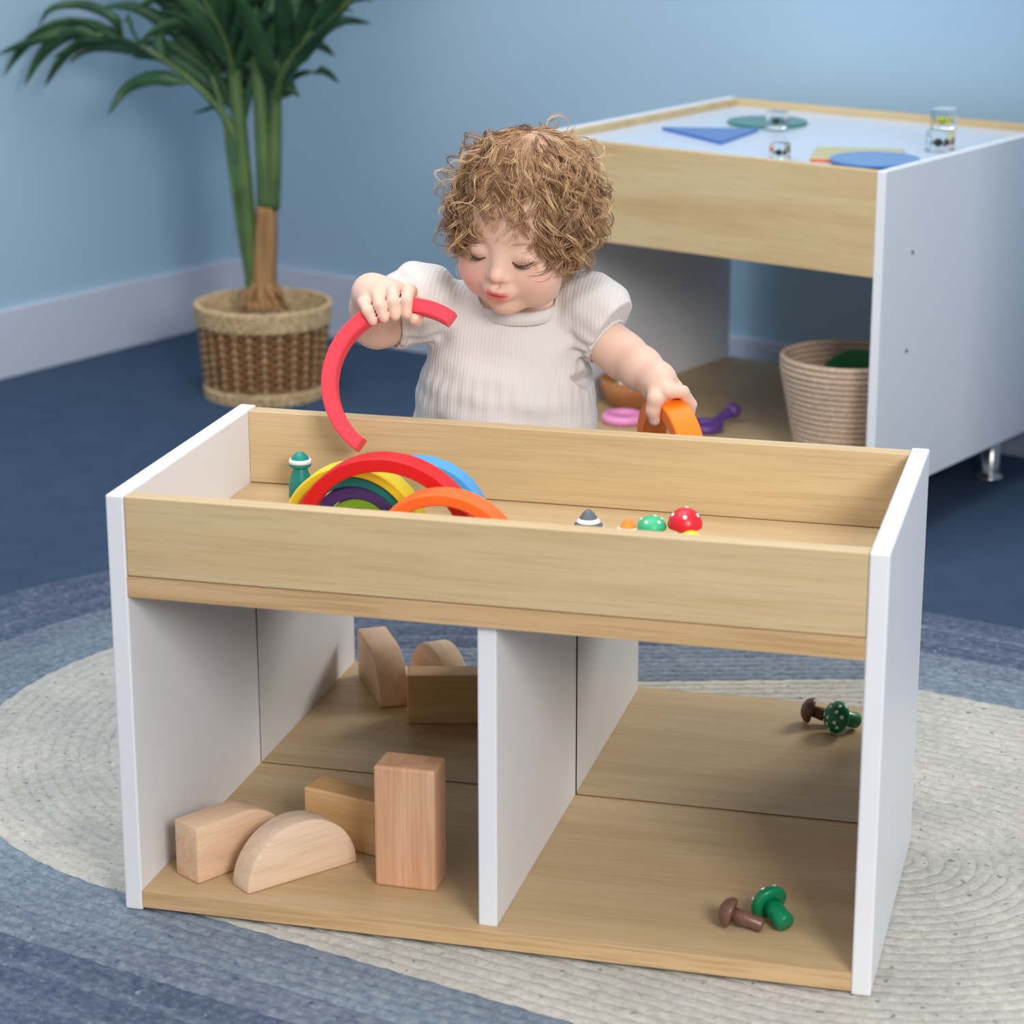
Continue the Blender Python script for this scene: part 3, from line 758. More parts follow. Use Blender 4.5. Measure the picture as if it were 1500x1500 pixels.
frond([pw(345, 120), pw(330, 60, -.04), pw(300, 0, -.08), pw(270, -60, -.1)], 0.007, 0.003, 8, 0.1, 0.24, 0.25, 0.6, 0.036)
frond([pw(395, 190), pw(392, 120, .1), pw(385, 50, .15), pw(400, -60, .2)], 0.008, 0.003, 9, 0.2, 0.28, 0.4, 0.9, 0.036)
for pl in ([(336, 172), (315, 160), (298, 164), (280, 166)], [(408, 138), (424, 132), (440, 142)], [(350, 190), (362, 140), (372, 90)]):
    blade(palm, [pw(*p) for p in pl], 0.018)

# child parameters
HEAD_C = (0.320, 0.476, 0.679); HEAD_YAW, HEAD_PITCH, HEAD_ROLL, HEAD_K = -0.13, -0.27, -0.11, 0.95
SKIN = (228, 190, 170); CLOTH = (217, 211, 207); HAIR_N = 460
HF0, HFS = 0.60, 0.172
ORANGE_A = 0.62; OF0, OFS = 1.38, 0.22
FRINGE = [(-0.034, 0.066, 0.066), (0.014, 0.078, 0.060), (0.040, 0.062, 0.086), (0.050, 0.052, 0.084), (-0.028, 0.072, 0.074), (0.004, 0.080, 0.068), (0.020, 0.076, 0.074), (0.031, 0.070, 0.082), (-0.042, 0.062, 0.072), (-0.050, 0.055, 0.062), (-0.036, 0.066, 0.058), (-0.020, 0.074, 0.052), (-0.004, 0.078, 0.044), (0.012, 0.077, 0.050), (0.026, 0.072, 0.062), (0.036, 0.066, 0.070), (0.046, 0.056, 0.072), (0.056, 0.044, 0.078), (0.062, 0.034, 0.078), (-0.060, 0.040, 0.066)]

# ------------------------------------------------------------------ the child: one continuous body from a blended distance field
class Field:
    def __init__(s, lo, hi, h):
        s.h = h; s.lo = np.array(lo, float); s.n = np.ceil((np.array(hi)-s.lo)/h).astype(int)+1
        s.ax = [s.lo[i]+h*np.arange(s.n[i]) for i in range(3)]
        s.F = np.full(tuple(s.n), 0.05, np.float32)
    def _sub(s, lo, hi):
        a = np.maximum(np.floor((np.array(lo)-s.lo)/s.h).astype(int), 0); b = np.minimum(np.ceil((np.array(hi)-s.lo)/s.h).astype(int)+1, s.n)
        sl = tuple(slice(a[i], b[i]) for i in range(3))
        X = s.ax[0][sl[0]][:, None, None]; Y = s.ax[1][sl[1]][None, :, None]; Z = s.ax[2][sl[2]][None, None, :]
        return sl, X, Y, Z
    def put(s, fn, lo, hi, k, cut=False):
        pad = k+3*s.h
        sl, X, Y, Z = s._sub(np.array(lo)-pad, np.array(hi)+pad)
        d = fn(X, Y, Z); F = s.F[sl]
        if cut:
            d = -d; h = np.clip(0.5-0.5*(d-F)/k, 0, 1) if k > 0 else (d < F)
            h = np.clip(0.5+0.5*(d-F)/k, 0, 1)
            s.F[sl] = F+(d-F)*h+k*h*(1-h)
        else:
            h = np.clip(0.5+0.5*(d-F)/k, 0, 1)
            s.F[sl] = d+(F-d)*h-k*h*(1-h)
    def cone(s, a, b, ra, rb, k=0.01):
        a = np.array(a, float); b = np.array(b, float); ba = b-a; L2 = ba @ ba+1e-12; r = max(ra, rb)
        def fn(X, Y, Z):
            t = np.clip(((X-a[0])*ba[0]+(Y-a[1])*ba[1]+(Z-a[2])*ba[2])/L2, 0, 1)
            return np.sqrt((X-a[0]-t*ba[0])**2+(Y-a[1]-t*ba[1])**2+(Z-a[2]-t*ba[2])**2)-(ra+(rb-ra)*t)
        s.put(fn, np.minimum(a, b)-r, np.maximum(a, b)+r, k)
    def chain(s, pts, rad, k=0.01):
        for i in range(len(pts)-1): s.cone(pts[i], pts[i+1], rad[i], rad[i+1], k)
    def ell(s, c, r, B=np.eye(3), k=0.01, cut=False):
        c = np.array(c, float); r = np.array(r, float)
        def fn(X, Y, Z):
            p = [B[i][0]*(X-c[0])+B[i][1]*(Y-c[1])+B[i][2]*(Z-c[2]) for i in range(3)]
            k0 = np.sqrt(sum((p[i]/r[i])**2 for i in range(3))); k1 = np.sqrt(sum((p[i]/r[i]**2)**2 for i in range(3)))
            return k0*(k0-1)/np.maximum(k1, 1e-6)
        R_ = max(r); s.put(fn, c-R_, c+R_, k, cut)
    def mesh(s):
        """naive surface nets"""
        F = s.F; nx, ny, nz = F.shape
        sg = F < 0
        cnt = np.zeros((nx-1, ny-1, nz-1), np.int8)
        for dx in (0, 1):
            for dy in (0, 1):
                for dz in (0, 1): cnt += sg[dx:nx-1+dx, dy:ny-1+dy, dz:nz-1+dz]
        act = (cnt > 0) & (cnt < 8)
        I = np.argwhere(act); ids = np.full(act.shape, -1, np.int64); ids[act] = np.arange(len(I))
        acc = np.zeros((len(I), 3)); num = np.zeros(len(I))
        C = [(a, b, c) for a in (0, 1) for b in (0, 1) for c in (0, 1)]
        val = {c: F[I[:, 0]+c[0], I[:, 1]+c[1], I[:, 2]+c[2]].astype(float) for c in C}
        for c in C:
            for ax in range(3):
                if c[ax] == 0:
                    d = list(c); d[ax] = 1; d = tuple(d)
                    a, b = val[c], val[d]; m_ = (a < 0) != (b < 0)
                    t = np.where(m_, a/np.where(m_, a-b, 1), 0)
                    p = np.tile(np.array(c, float), (len(I), 1)); p[:, ax] = t
                    acc[m_] += p[m_]; num[m_] += 1
        V = s.lo+(I+acc/num[:, None])*s.h
        Q = []
        for ax in range(3):
            o1, o2 = [(1, 2), (2, 0), (0, 1)][ax]
            a = np.take(sg, range(F.shape[ax]-1), axis=ax); b = np.take(sg, range(1, F.shape[ax]), axis=ax)
            E_ = np.argwhere(a != b)
            E_ = E_[(E_[:, o1] > 0) & (E_[:, o2] > 0) & (E_[:, o1] < F.shape[o1]-1) & (E_[:, o2] < F.shape[o2]-1)]
            ins = sg[E_[:, 0], E_[:, 1], E_[:, 2]]
            def cell(d1, d2):
                q_ = E_.copy(); q_[:, o1] -= d1; q_[:, o2] -= d2
                return ids[q_[:, 0], q_[:, 1], q_[:, 2]]
            q_ = np.column_stack([cell(1, 1), cell(0, 1), cell(0, 0), cell(1, 0)])
            q_[~ins] = q_[~ins][:, ::-1]
            Q.append(q_)
        Q = np.concatenate(Q); Q = Q[(Q >= 0).all(1)]
        return V, Q
def relax(V, Q, it=2, lam=0.5):
    E_ = np.concatenate([Q[:, [0, 1]], Q[:, [1, 2]], Q[:, [2, 3]], Q[:, [3, 0]]]); E_ = np.concatenate([E_, E_[:, ::-1]])
    n = len(V); deg = np.bincount(E_[:, 0], minlength=n)[:, None]+1e-9
    for _ in range(it):
        for l in (lam, -lam*1.02):
            S = np.stack([np.bincount(E_[:, 0], V[E_[:, 1], i], n) for i in range(3)], 1)
            V = V+l*(S/deg-V)
    return V
def quads(V, Q):
    me = bpy.data.meshes.new('m')
    me.vertices.add(len(V)); me.vertices.foreach_set('co', V.astype(np.float32).ravel())
    me.loops.add(len(Q)*4); me.loops.foreach_set('vertex_index', Q.astype(np.int32).ravel())
    me.polygons.add(len(Q)); me.polygons.foreach_set('loop_start', np.arange(len(Q), dtype=np.int32)*4)
    me.update(calc_edges=True); me.validate()
    me.polygons.foreach_set('use_smooth', np.ones(len(me.polygons), bool)); return me

KID = np.array([0.285, 0.535, 0.0])
kid = thing('person', 'curly haired toddler in a cream dress standing behind the play table, holding two arches', 'person', tuple(KID))
# head frame: L = child's left, F = face direction, U = crown
hy, hp, hr, HK = HEAD_YAW, HEAD_PITCH, HEAD_ROLL, HEAD_K
HC = np.array(HEAD_C)
hF = np.array([math.sin(hy)*math.cos(hp), -math.cos(hy)*math.cos(hp), math.sin(hp)])
hL0 = np.array([math.cos(hy), math.sin(hy), 0.0]); hU0 = -np.cross(hL0, hF)
hU0 = hU0 if hU0[2] > 0 else -hU0
hL = math.cos(hr)*hL0+math.sin(hr)*hU0; hU = -math.sin(hr)*hL0+math.cos(hr)*hU0
HB = np.array([hL, hF, hU])
def hw(l): return HC+HK*(hL*l[0]+hF*l[1]+hU*l[2])

fd = Field((0.05, 0.32, -0.004), (0.60, 0.66, 0.80), 0.0021)
def hell(l, r, k, cut=False): fd.ell(hw(l), np.array(r)*HK, HB, k, cut)
def hcone(a, b, ra, rb, k): fd.cone(hw(a), hw(b), ra*HK, rb*HK, k)
# torso, neck
fd.ell((0.283, 0.540, 0.500), (0.078, 0.060, 0.085), k=0.02)
fd.ell((0.283, 0.540, 0.400), (0.082, 0.070, 0.085), k=0.03)
fd.ell((0.283, 0.545, 0.335), (0.082, 0.068, 0.055), k=0.03)
fd.cone((0.293, 0.535, 0.555), hw((0, -0.018, -0.045)), 0.038, 0.034, 0.022)
SR, SL = np.array([0.218, 0.530, 0.560]), np.array([0.366, 0.540, 0.558])
fd.cone(SR, SL, 0.030, 0.030, 0.03)
# legs and feet
for sx in (-1, 1):
    hx = 0.283+sx*0.042
    fd.chain([(hx, 0.545, 0.335), (hx+sx*0.004, 0.540, 0.185), (hx+sx*0.006, 0.552, 0.050)], [0.048, 0.035, 0.023], 0.02)
    fd.cone((hx+sx*0.004, 0.545, 0.120), (hx+sx*0.006, 0.556, 0.10), 0.030, 0.027, 0.015)
    fd.chain([(hx+sx*0.006, 0.562, 0.0245), (hx+sx*0.010, 0.520, 0.0210), (hx+sx*0.012, 0.488, 0.0168)], [0.022, 0.019, 0.015], 0.012)
# head
hell((0, -0.012, 0.030), (0.0715, 0.086, 0.074), 0.012)
hell((0, 0.030, -0.030), (0.058, 0.054, 0.060), 0.02)
hell((0, 0.038, 0.028), (0.052, 0.044, 0.046), 0.02)
for s in (-1, 1):
    hell((s*0.036, 0.046, -0.043), (0.027, 0.030, 0.028), 0.016)
    hell((s*0.030, 0.034, -0.066), (0.026, 0.028, 0.022), 0.016)
hell((0, 0.058, -0.079), (0.020, 0.019, 0.017), 0.014)
for s in (-1, 1): hell((s*0.030, 0.094, -0.004), (0.017, 0.016, 0.010), 0.010, True)
for s in (-1, 1): hell((s*0.028, 0.0680, -0.0085), (0.0150, 0.0128, 0.0098), 0.007)
hcone((0, 0.076, -0.004), (0, 0.085, -0.026), 0.0060, 0.0070, 0.010)
hell((0, 0.0885, -0.0315), (0.0088, 0.0085, 0.0075), 0.005)
for s in (-1, 1): hell((s*0.0090, 0.0825, -0.0350), (0.0060, 0.0065, 0.0055), 0.004)
for s in (-1, 1): hell((s*0.0050, 0.0890, -0.0402), (0.0025, 0.0030, 0.0024), 0.002, True)
hell((0, 0.0795, -0.0540), (0.020, 0.010, 0.014), 0.008)
hell((0, 0.0880, -0.0455), (0.0028, 0.004, 0.005), 0.004, True)
for s in (-1, 1): hcone((s*0.0035, 0.0885, -0.0528), (s*0.0135, 0.0815, -0.0560), 0.0042, 0.0022, 0.003)
hcone((-0.0080, 0.0850, -0.0615), (0.0080, 0.0850, -0.0615), 0.0044, 0.0044, 0.004)
hell((0, 0.0930, -0.0575), (0.0150, 0.0055, 0.0008), 0.0015, True)
for s in (-1, 1):
    hell((s*0.071, -0.010, -0.018), (0.0075, 0.0175, 0.026), 0.006)
    hell((s*0.079, -0.006, -0.016), (0.005, 0.009, 0.015), 0.004, True)
    hell((s*0.070, -0.004, -0.041), (0.006, 0.008, 0.008), 0.004)

# arms
EL_R = atY(552, 474, 0.462); WR_R = atY(545, 430, 0.418)
fd.chain([SR, EL_R], [0.031, 0.0275], 0.015)
fd.chain([EL_R, EL_R*0.45+WR_R*0.55, WR_R], [0.0275, 0.0265, 0.0215], 0.012)
EL_L = atY(914, 522, 0.520); WR_L = atY(964, 558, 0.472)
fd.chain([SL, EL_L], [0.031, 0.0265], 0.015)
fd.chain([EL_L, EL_L*0.5+WR_L*0.5, WR_L], [0.0262, 0.0245, 0.0190], 0.010)

# the two arches in her hands (placed first as frames, so the fingers can close on them)
def frame_obj(o_, c, x, z):
    """local x -> x, local z -> z"""
    x = np.array(x)/np.linalg.norm(x); z = np.array(z)-x*(np.array(z) @ x); z /= np.linalg.norm(z); y = np.cross(z, x)
    mm = Matrix.Identity(4)
    for i in range(3): mm[i][0], mm[i][1], mm[i][2], mm[i][3] = x[i], y[i], z[i], c[i]
    o_.matrix_world = mm; return x, y, z
CR = 0.0985; CT = 0.0165; CDp = 0.026
E0 = atY(527, 655, 0.318); E1 = atY(664, 466, 0.392)
cc = (E0+E1)/2; CR = np.linalg.norm(E1-E0)/2+CT*0.35
co = link('rainbow_arch', arch_mesh(CR, CT, CDp), M['coral'])
crown = atY(489, 530, 0.352)
ax_, ay_, az_ = frame_obj(co, cc, E1-E0, crown-cc)
tag(co, 'coral red wooden arch held up in the raised hand over the tray', 'toy arch', 'arches held by the child')
def coral(a, r): return cc+ax_*r*math.cos(a)+az_*r*math.sin(a)     # a from 0 (right end) to pi (lower end)
view = (CAM-cc)/np.linalg.norm(CAM-cc)
by_ = ay_ if ay_ @ view > 0 else -ay_
# right hand: four fingers over the outside of the arch and down the near face
ang_f = [HF0+HFS*i for i in range(4)]                    # index .. little
Rm_ = CR-CT/2
flen = [1.0, 1.06, 1.0, 0.86]
knk = []
for i, a in enumerate(ang_f):
    n_o = ax_*math.cos(a)+az_*math.sin(a)                # outward
    g0 = coral(a, Rm_)
    fr = 0.0066 if i < 3 else 0.0060
    hd = CDp/2+fr*0.75; ho = CT/2+fr*0.75
    k0 = g0+n_o*(ho+0.006)-by_*(hd*0.55)
    k1 = g0+n_o*(ho+0.0035)+by_*(hd*0.45)
    k2 = g0+n_o*(ho*0.15)+by_*(hd+0.0015)
    k3 = g0-n_o*(ho*0.95*flen[i])+by_*(hd-0.001)
    knk.append(k0)
    fd.chain([k0, k1, k2, k3], [fr*1.22, fr*1.14, fr*1.04, fr*0.9], 0.0022)
mid = (knk[1]+knk[2])/2
palm_c = mid*0.62+WR_R*0.38
tdir = (knk[0]-knk[3]); tdir /= np.linalg.norm(tdir)
pd = WR_R-mid; pd /= np.linalg.norm(pd); pn = np.cross(tdir, pd); pn /= np.linalg.norm(pn)
tdir2 = np.cross(pd, pn)
fd.ell(palm_c, (0.027, 0.026, 0.0155), np.array([tdir2, pd, pn]), 0.010)
fd.cone(mid+(WR_R-mid)*0.25, WR_R, 0.016, 0.0205, 0.012)
# thumb under the arch, towards the index side
a = ang_f[0]-0.10; n_o = ax_*math.cos(a)+az_*math.sin(a); g0 = coral(a, Rm_)
fd.chain([palm_c+tdir*0.018, g0+n_o*0.004-by_*(CDp/2+0.008), g0-n_o*(CT/2+0.006)-by_*0.004, g0-n_o*(CT/2+0.0075)+by_*0.008], [0.0105, 0.0085, 0.0075, 0.0066], 0.004)

# left hand on the orange arch
OR_, OT, OD = 0.066, 0.019, 0.031
oc = atY(986, 585, 0.470)-np.array([0, 0, OR_-0.002])
oo = link('rainbow_arch', arch_mesh(OR_, OT, OD), M['orange2'])
od = np.array([math.sin(ORANGE_A), -math.cos(ORANGE_A), 0.0])
ox, oy, oz = frame_obj(oo, oc, od, (-0.12, 0.0, 1))
tag(oo, 'orange wooden arch gripped in the lowered hand behind the tray', 'toy arch', 'arches held by the child')
def orange(a, r): return oc+ox*r*math.cos(a)+oz*r*math.sin(a)
sx_ = oy if oy @ RIGHT > 0 else -oy                    # towards the right of the picture
for i in range(4):
    a = OF0+OFS*i
    n_o = ox*math.cos(a)+oz*math.sin(a); g0 = orange(a, OR_-OT/2)
    fr = 0.0064 if i < 3 else 0.0058
    ho = OT/2+fr*0.75; hd = OD/2+fr*0.75
    k0 = g0+n_o*(ho+0.010)-sx_*(hd*0.30)
    k1 = g0+n_o*(ho+0.0055)+sx_*(hd*0.62)
    k2 = g0+n_o*(ho*0.10)+sx_*(hd+0.003)
    k3 = g0-n_o*(ho*1.25*flen[i])+sx_*(hd+0.0005)
    if i == 0: L0 = k0
    if i == 3: L3 = k0
    fd.chain([k0, k1, k2, k3], [fr*1.25, fr*1.15, fr*1.05, fr*0.92], 0.0026)
lm = (L0+L3)/2
pdl = WR_L-lm; pdl /= np.linalg.norm(pdl); td = (L0-L3)/np.linalg.norm(L0-L3); pnl = np.cross(td, pdl); pnl /= np.linalg.norm(pnl)
fd.ell(lm*0.55+WR_L*0.45, (0.025, 0.026, 0.0150), np.array([np.cross(pdl, pnl), pdl, pnl]), 0.010)
fd.cone(lm+(WR_L-lm)*0.3, WR_L, 0.0155, 0.0185, 0.012)
a = OF0+0.05; n_o = ox*math.cos(a)+oz*math.sin(a); g0 = orange(a, OR_-OT/2)
pt = lm*0.45+WR_L*0.55
fd.chain([pt+td*0.010-sx_*0.006, g0+n_o*0.016-sx_*(OD/2+0.004), g0+n_o*0.002-sx_*(OD/2+0.0078), g0-n_o*0.010-sx_*(OD/2+0.0062)], [0.0115, 0.0095, 0.0080, 0.0068], 0.004)

V, Q = fd.mesh(); V = relax(V, Q, 3)
# colours: lips, cheeks, fingertips, scalp under the hair
hl = ((V-HC) @ HB.T)/HK
base = np.array(srgb(*SKIN)[:3]); colr = np.tile(base, (len(V), 1))
def blend(mask, c): 
    global colr
    colr = colr+(np.array(c[:3])-colr)*mask[:, None]
inhead = (hl[:, 2] > -0.11) & (np.abs(hl[:, 0]) < 0.09) & (np.abs(hl[:, 1]) < 0.12)
for s in (-1, 1):
    blend(0.38*np.exp(-(((hl[:, 0]-s*0.040)/0.017)**2+((hl[:, 1]-0.062)/0.03)**2+((hl[:, 2]+0.040)/0.016)**2)), srgb(234, 150, 138))
    blend(0.30*np.exp(-(((hl[:, 0]-s*0.028)/0.014)**2+((hl[:, 1]-0.082)/0.01)**2+((hl[:, 2]+0.012)/0.006)**2)), srgb(196, 128, 118))
blend(0.30*np.exp(-((hl[:, 0]/0.011)**2+((hl[:, 1]-0.095)/0.008)**2+((hl[:, 2]+0.033)/0.009)**2)), srgb(232, 148, 134))
lip = np.exp(-((np.abs(hl[:, 0])/0.0140)**6))*np.exp(-(((hl[:, 2]+0.0573+0.05*np.abs(hl[:, 0]))/0.0070)**6))*(hl[:, 1] > 0.075)
blend(0.88*lip, srgb(214, 96, 94))
blend(0.9*np.exp(-((hl[:, 0]/0.0135)**6))*np.exp(-(((hl[:, 2]+0.0573)/0.0012)**2))*(hl[:, 1] > 0.075), srgb(130, 44, 46))
for s in (-1, 1): blend(0.35*np.exp(-(((hl[:, 0]-s*0.074)/0.012)**2+((hl[:, 1]+0.01)/0.02)**2+((hl[:, 2]+0.02)/0.03)**2)), srgb(236, 130, 112))
hairline = np.where(hl[:, 1] > 0.0, 0.054-0.048*np.clip((np.abs(hl[:, 0])-0.03)/0.035, 0, 1), 0.03-0.075*np.clip(-hl[:, 1]/0.03, 0, 1))
scalp = 1/(1+np.exp(-(hl[:, 2]-hairline)/0.004))*inhead
blend(0.72*scalp, srgb(176, 132, 102))
for hand_pts in (knk,):
    for k0 in hand_pts:
        blend(0.25*np.exp(-(np.linalg.norm(V-(k0-0.0), axis=1)/0.010)**2), srgb(226, 136, 120))
me = quads(V-KID, Q)
at = me.color_attributes.new('Col', 'FLOAT_COLOR', 'POINT')
at.data.foreach_set('color', np.column_stack([colr, np.ones(len(V))]).astype(np.float32).ravel())
M['skin'] = mat('skin', srgb(*SKIN), 0.52, spec=0.35)
ca = N(M['skin'], 'ShaderNodeVertexColor'); ca.layer_name = 'Col'
b_ = M['skin'].node_tree.nodes['Principled BSDF']
L(M['skin'], ca.outputs[0], b_.inputs['Base Color'])
b_.inputs['Subsurface Weight'].default_value = 0.22
b_.inputs['Subsurface Radius'].default_value = (0.6, 0.25, 0.15); b_.inputs['Subsurface Scale'].default_value = 0.008
body = link('body', me, M['skin'], kid)

# lashes and brows: small curved strips
M['lash'] = mat('lashes', srgb(74, 50, 38), 0.6); M['brow'] = mat('brows', srgb(196, 154, 126), 0.8)
def strip(name, pts, rad, material):
    P = spline([hw(p) for p in pts], 14)-KID
    return link(name, tube(P, np.concatenate([np.linspace(rad*0.4, rad, 7), np.linspace(rad, rad*0.4, 7)]), 6), material, kid, smooth=True)
for s in (-1, 1):
    strip('eyelashes', [(s*0.0150, 0.0782, -0.0125), (s*0.0215, 0.0822, -0.0150), (s*0.0285, 0.0825, -0.0158), (s*0.0355, 0.0795, -0.0148), (s*0.0420, 0.0735, -0.0115)], 0.0016, M['lash'])
    strip('eyelashes', [(s*0.0215, 0.0835, -0.0162), (s*0.0285, 0.0845, -0.0178), (s*0.0365, 0.0815, -0.0170), (s*0.0430, 0.0750, -0.0140)], 0.0007, M['lash'])
    strip('eyebrow', [(s*0.013, 0.0800, 0.0085), (s*0.022, 0.0815, 0.0118), (s*0.032, 0.0770, 0.0125), (s*0.042, 0.0690, 0.0090)], 0.0011, M['brow'])

# ------------------------------------------------------------------ dress
dr = Field((0.06, 0.38, 0.20), (0.52, 0.70, 0.66), 0.0024)
nb = (HC+hw((0, -0.018, -0.045)))/2
neck_c = np.array([0.303, 0.520, 0.570])
dr.cone((0.236, 0.536, 0.556), (0.356, 0.542, 0.552), 0.038, 0.038, 0.02)
dr.ell((0.285, 0.535, 0.500), (0.092, 0.076, 0.095), k=0.03)
dr.ell((0.284, 0.535, 0.430), (0.105, 0.090, 0.100), k=0.03)
dr.cone((0.283, 0.538, 0.440), (0.283, 0.540, 0.255), 0.100, 0.138, 0.03)
dr.ell(neck_c, (0.050, 0.046, 0.022), k=0.012)
# puff sleeves
cuffR = SR+(EL_R-SR)*0.80; cuffL = SL+(EL_L-SL)*0.62
puR = SR*0.56+cuffR*0.44+np.array([-0.006, -0.006, 0.015]); puL = SL*0.55+cuffL*0.45+np.array([0.007, -0.004, 0.021])
def axis_basis(d):
    d = d/np.linalg.norm(d); u = np.cross(d, [0, 0, 1.0]); u /= np.linalg.norm(u); return np.array([d, u, np.cross(d, u)])
dr.ell(puR, (0.052, 0.044, 0.047), axis_basis(cuffR-SR), 0.014)
dr.cone(puR, cuffR, 0.040, 0.0325, 0.012)
dr.ell(puL, (0.051, 0.041, 0.043), axis_basis(cuffL-SL), 0.012)
dr.cone(puL, cuffL, 0.036, 0.030, 0.012)
# folds pressed into the field
sl, X, Y, Z = dr._sub(dr.lo, dr.lo+dr.h*dr.n)
th = np.arctan2(Y-0.537, X-0.284)
sk = np.clip((0.475-Z)/0.18, 0, 1)
fold = sk*(0.0060*np.sin(th*5+1.6*np.sin(Z*14)+0.6)+0.0032*np.sin(th*11+2.0+1.5*np.sin(th*2)+9*Z)+0.0012*np.sin(th*23+Z*20))
gath = np.exp(-((Z-0.475)/0.022)**2)*0.0007*np.sin(th*38)
rip = 0.0011*np.sin(X*70+Z*95+2*np.sin(Z*40))*np.sin(Z*60-X*45+1.3)+0.0008*np.sin(X*40-Z*120+3*np.sin(X*30))
def near(c, r): return np.exp(-(((X-c[0])**2+(Y-c[1])**2+(Z-c[2])**2)/r**2))
def gathers(c0, c1, n, amp):
    d = (c1-c0)/np.linalg.norm(c1-c0); B = axis_basis(c1-c0)
    u = B[1][0]*(X-c0[0])+B[1][1]*(Y-c0[1])+B[1][2]*(Z-c0[2]); v = B[2][0]*(X-c0[0])+B[2][1]*(Y-c0[1])+B[2][2]*(Z-c0[2])
    return amp*np.sin(np.arctan2(v, u)*n)
g_ = near(cuffR, 0.040)*gathers(SR, cuffR, 13, 0.0032)+near(cuffL, 0.040)*gathers(SL, cuffL, 13, 0.0032)
g_ += near(puR, 0.05)*0.0025*np.sin(X*150+Y*60+Z*110)+near(puL, 0.05)*0.0022*np.sin(X*120-Y*70-Z*130)
seam = near((SL+np.array([0.004, 0, 0])), 0.045)*0.003*np.exp(-((X-0.372)/0.004)**2)
dr.F += (fold+gath+rip+g_+seam).astype(np.float32)
# openings: neck, cuffs, hem
def neck_cut(X, Y, Z):
    return np.sqrt(((X-neck_c[0])/1.18)**2+((Y-neck_c[1]+0.004)/1.06)**2+0*Z)-0.0400
nz_ = np.maximum(neck_cut(X, Y, Z), (neck_c[2]-0.002)-Z)
dr.F = np.maximum(dr.F, -nz_.astype(np.float32))
for c0, c1 in ((SR, cuffR), (SL, cuffL)):
    d = (c1-c0)/np.linalg.norm(c1-c0)
    pl = (X-c1[0])*d[0]+(Y-c1[1])*d[1]+(Z-c1[2])*d[2]
    loc_ = np.sqrt((X-c1[0])**2+(Y-c1[1])**2+(Z-c1[2])**2)-0.062
    dr.F = np.maximum(dr.F, -np.maximum(-pl, loc_).astype(np.float32))
hem = (0.262-Z)
dr.F = np.maximum(dr.F, np.broadcast_to(hem, dr.F.shape).astype(np.float32))
V, Q = dr.mesh(); V = relax(V, Q, 2)
M['cotton'] = mat('cream_cotton', srgb(*CLOTH), 0.9, spec=0.15)
b_ = M['cotton'].node_tree.nodes['Principled BSDF']
tc = N(M['cotton'], 'ShaderNodeTexCoord'); wv = N(M['cotton'], 'ShaderNodeTexWave', wave_type='BANDS', bands_direction='X')
wv.inputs['Scale'].default_value = 68; wv.inputs['Distortion'].default_value = 0.5
L(M['cotton'], tc.outputs['Object'], wv.inputs['Vector'])
nz2 = noise_chain(M['cotton'], (1, 1, 1), 55, 4, 0.6)
ad = N(M['cotton'], 'ShaderNodeMath', operation='ADD'); L(M['cotton'], wv.outputs['Fac'], ad.inputs[0]); L(M['cotton'], nz2.outputs['Fac'], ad.inputs[1])
bump(M['cotton'], ad.outputs[0], 0.22, 0.0012)
b_.inputs['Subsurface Weight'].default_value = 0.12; b_.inputs['Subsurface Scale'].default_value = 0.01; b_.inputs['Subsurface Radius'].default_value = (1, 0.8, 0.7)
dress = link('dress', quads(V-KID, Q), M['cotton'], kid)
# collar binding
A_ = np.linspace(0, 2*PI, 61)[:-1]
P = np.column_stack([neck_c[0]+0.0400*1.18*np.cos(A_), neck_c[1]-0.004+0.0400*1.06*np.sin(A_), neck_c[2]+0.004+0.0*A_])
P[:, 2] += 0.010*np.sin(A_)-0.004*np.abs(np.cos(A_))**2
n = len(P); VV, FF = [], []
for i in range(n):
    t = P[(i+1) % n]-P[i-1]; t /= np.linalg.norm(t); u = np.cross(t, [0, 0, 1.0]); u /= np.linalg.norm(u); v = np.cross(u, t)
    for j in range(8):
        B = 2*PI*j/8; VV.append(P[i]+u*0.0042*math.cos(B)+v*0.0090*math.sin(B)-KID)
for i in range(n):
    for j in range(8): FF.append((i*8+j, ((i+1) % n)*8+j, ((i+1) % n)*8+(j+1) % 8, i*8+(j+1) % 8))
cl = link('collar', fix(pydata(VV, FF)), M['cotton'], dress, smooth=True)
for c0, c1, r in ((SR, cuffR, 0.0318), (SL, cuffL, 0.0295)):
    B3 = axis_basis(c1-c0); VV, FF = [], []
    for i in range(48):
        A = 2*PI*i/48; rr_ = r+0.0012*math.sin(A*14)
        ctr = c1-B3[0]*0.002+(B3[1]*math.cos(A)+B3[2]*math.sin(A))*rr_
        for j in range(6):
            B = 2*PI*j/6; VV.append(ctr+(B3[1]*math.cos(A)+B3[2]*math.sin(A))*0.0022*math.cos(B)+B3[0]*0.0050*math.sin(B)-KID)
    for i in range(48):
        for j in range(6): FF.append((i*6+j, ((i+1) % 48)*6+j, ((i+1) % 48)*6+(j+1) % 6, i*6+(j+1) % 6))
    link('cuff', fix(pydata(VV, FF)), M['cotton'], dress, smooth=True)

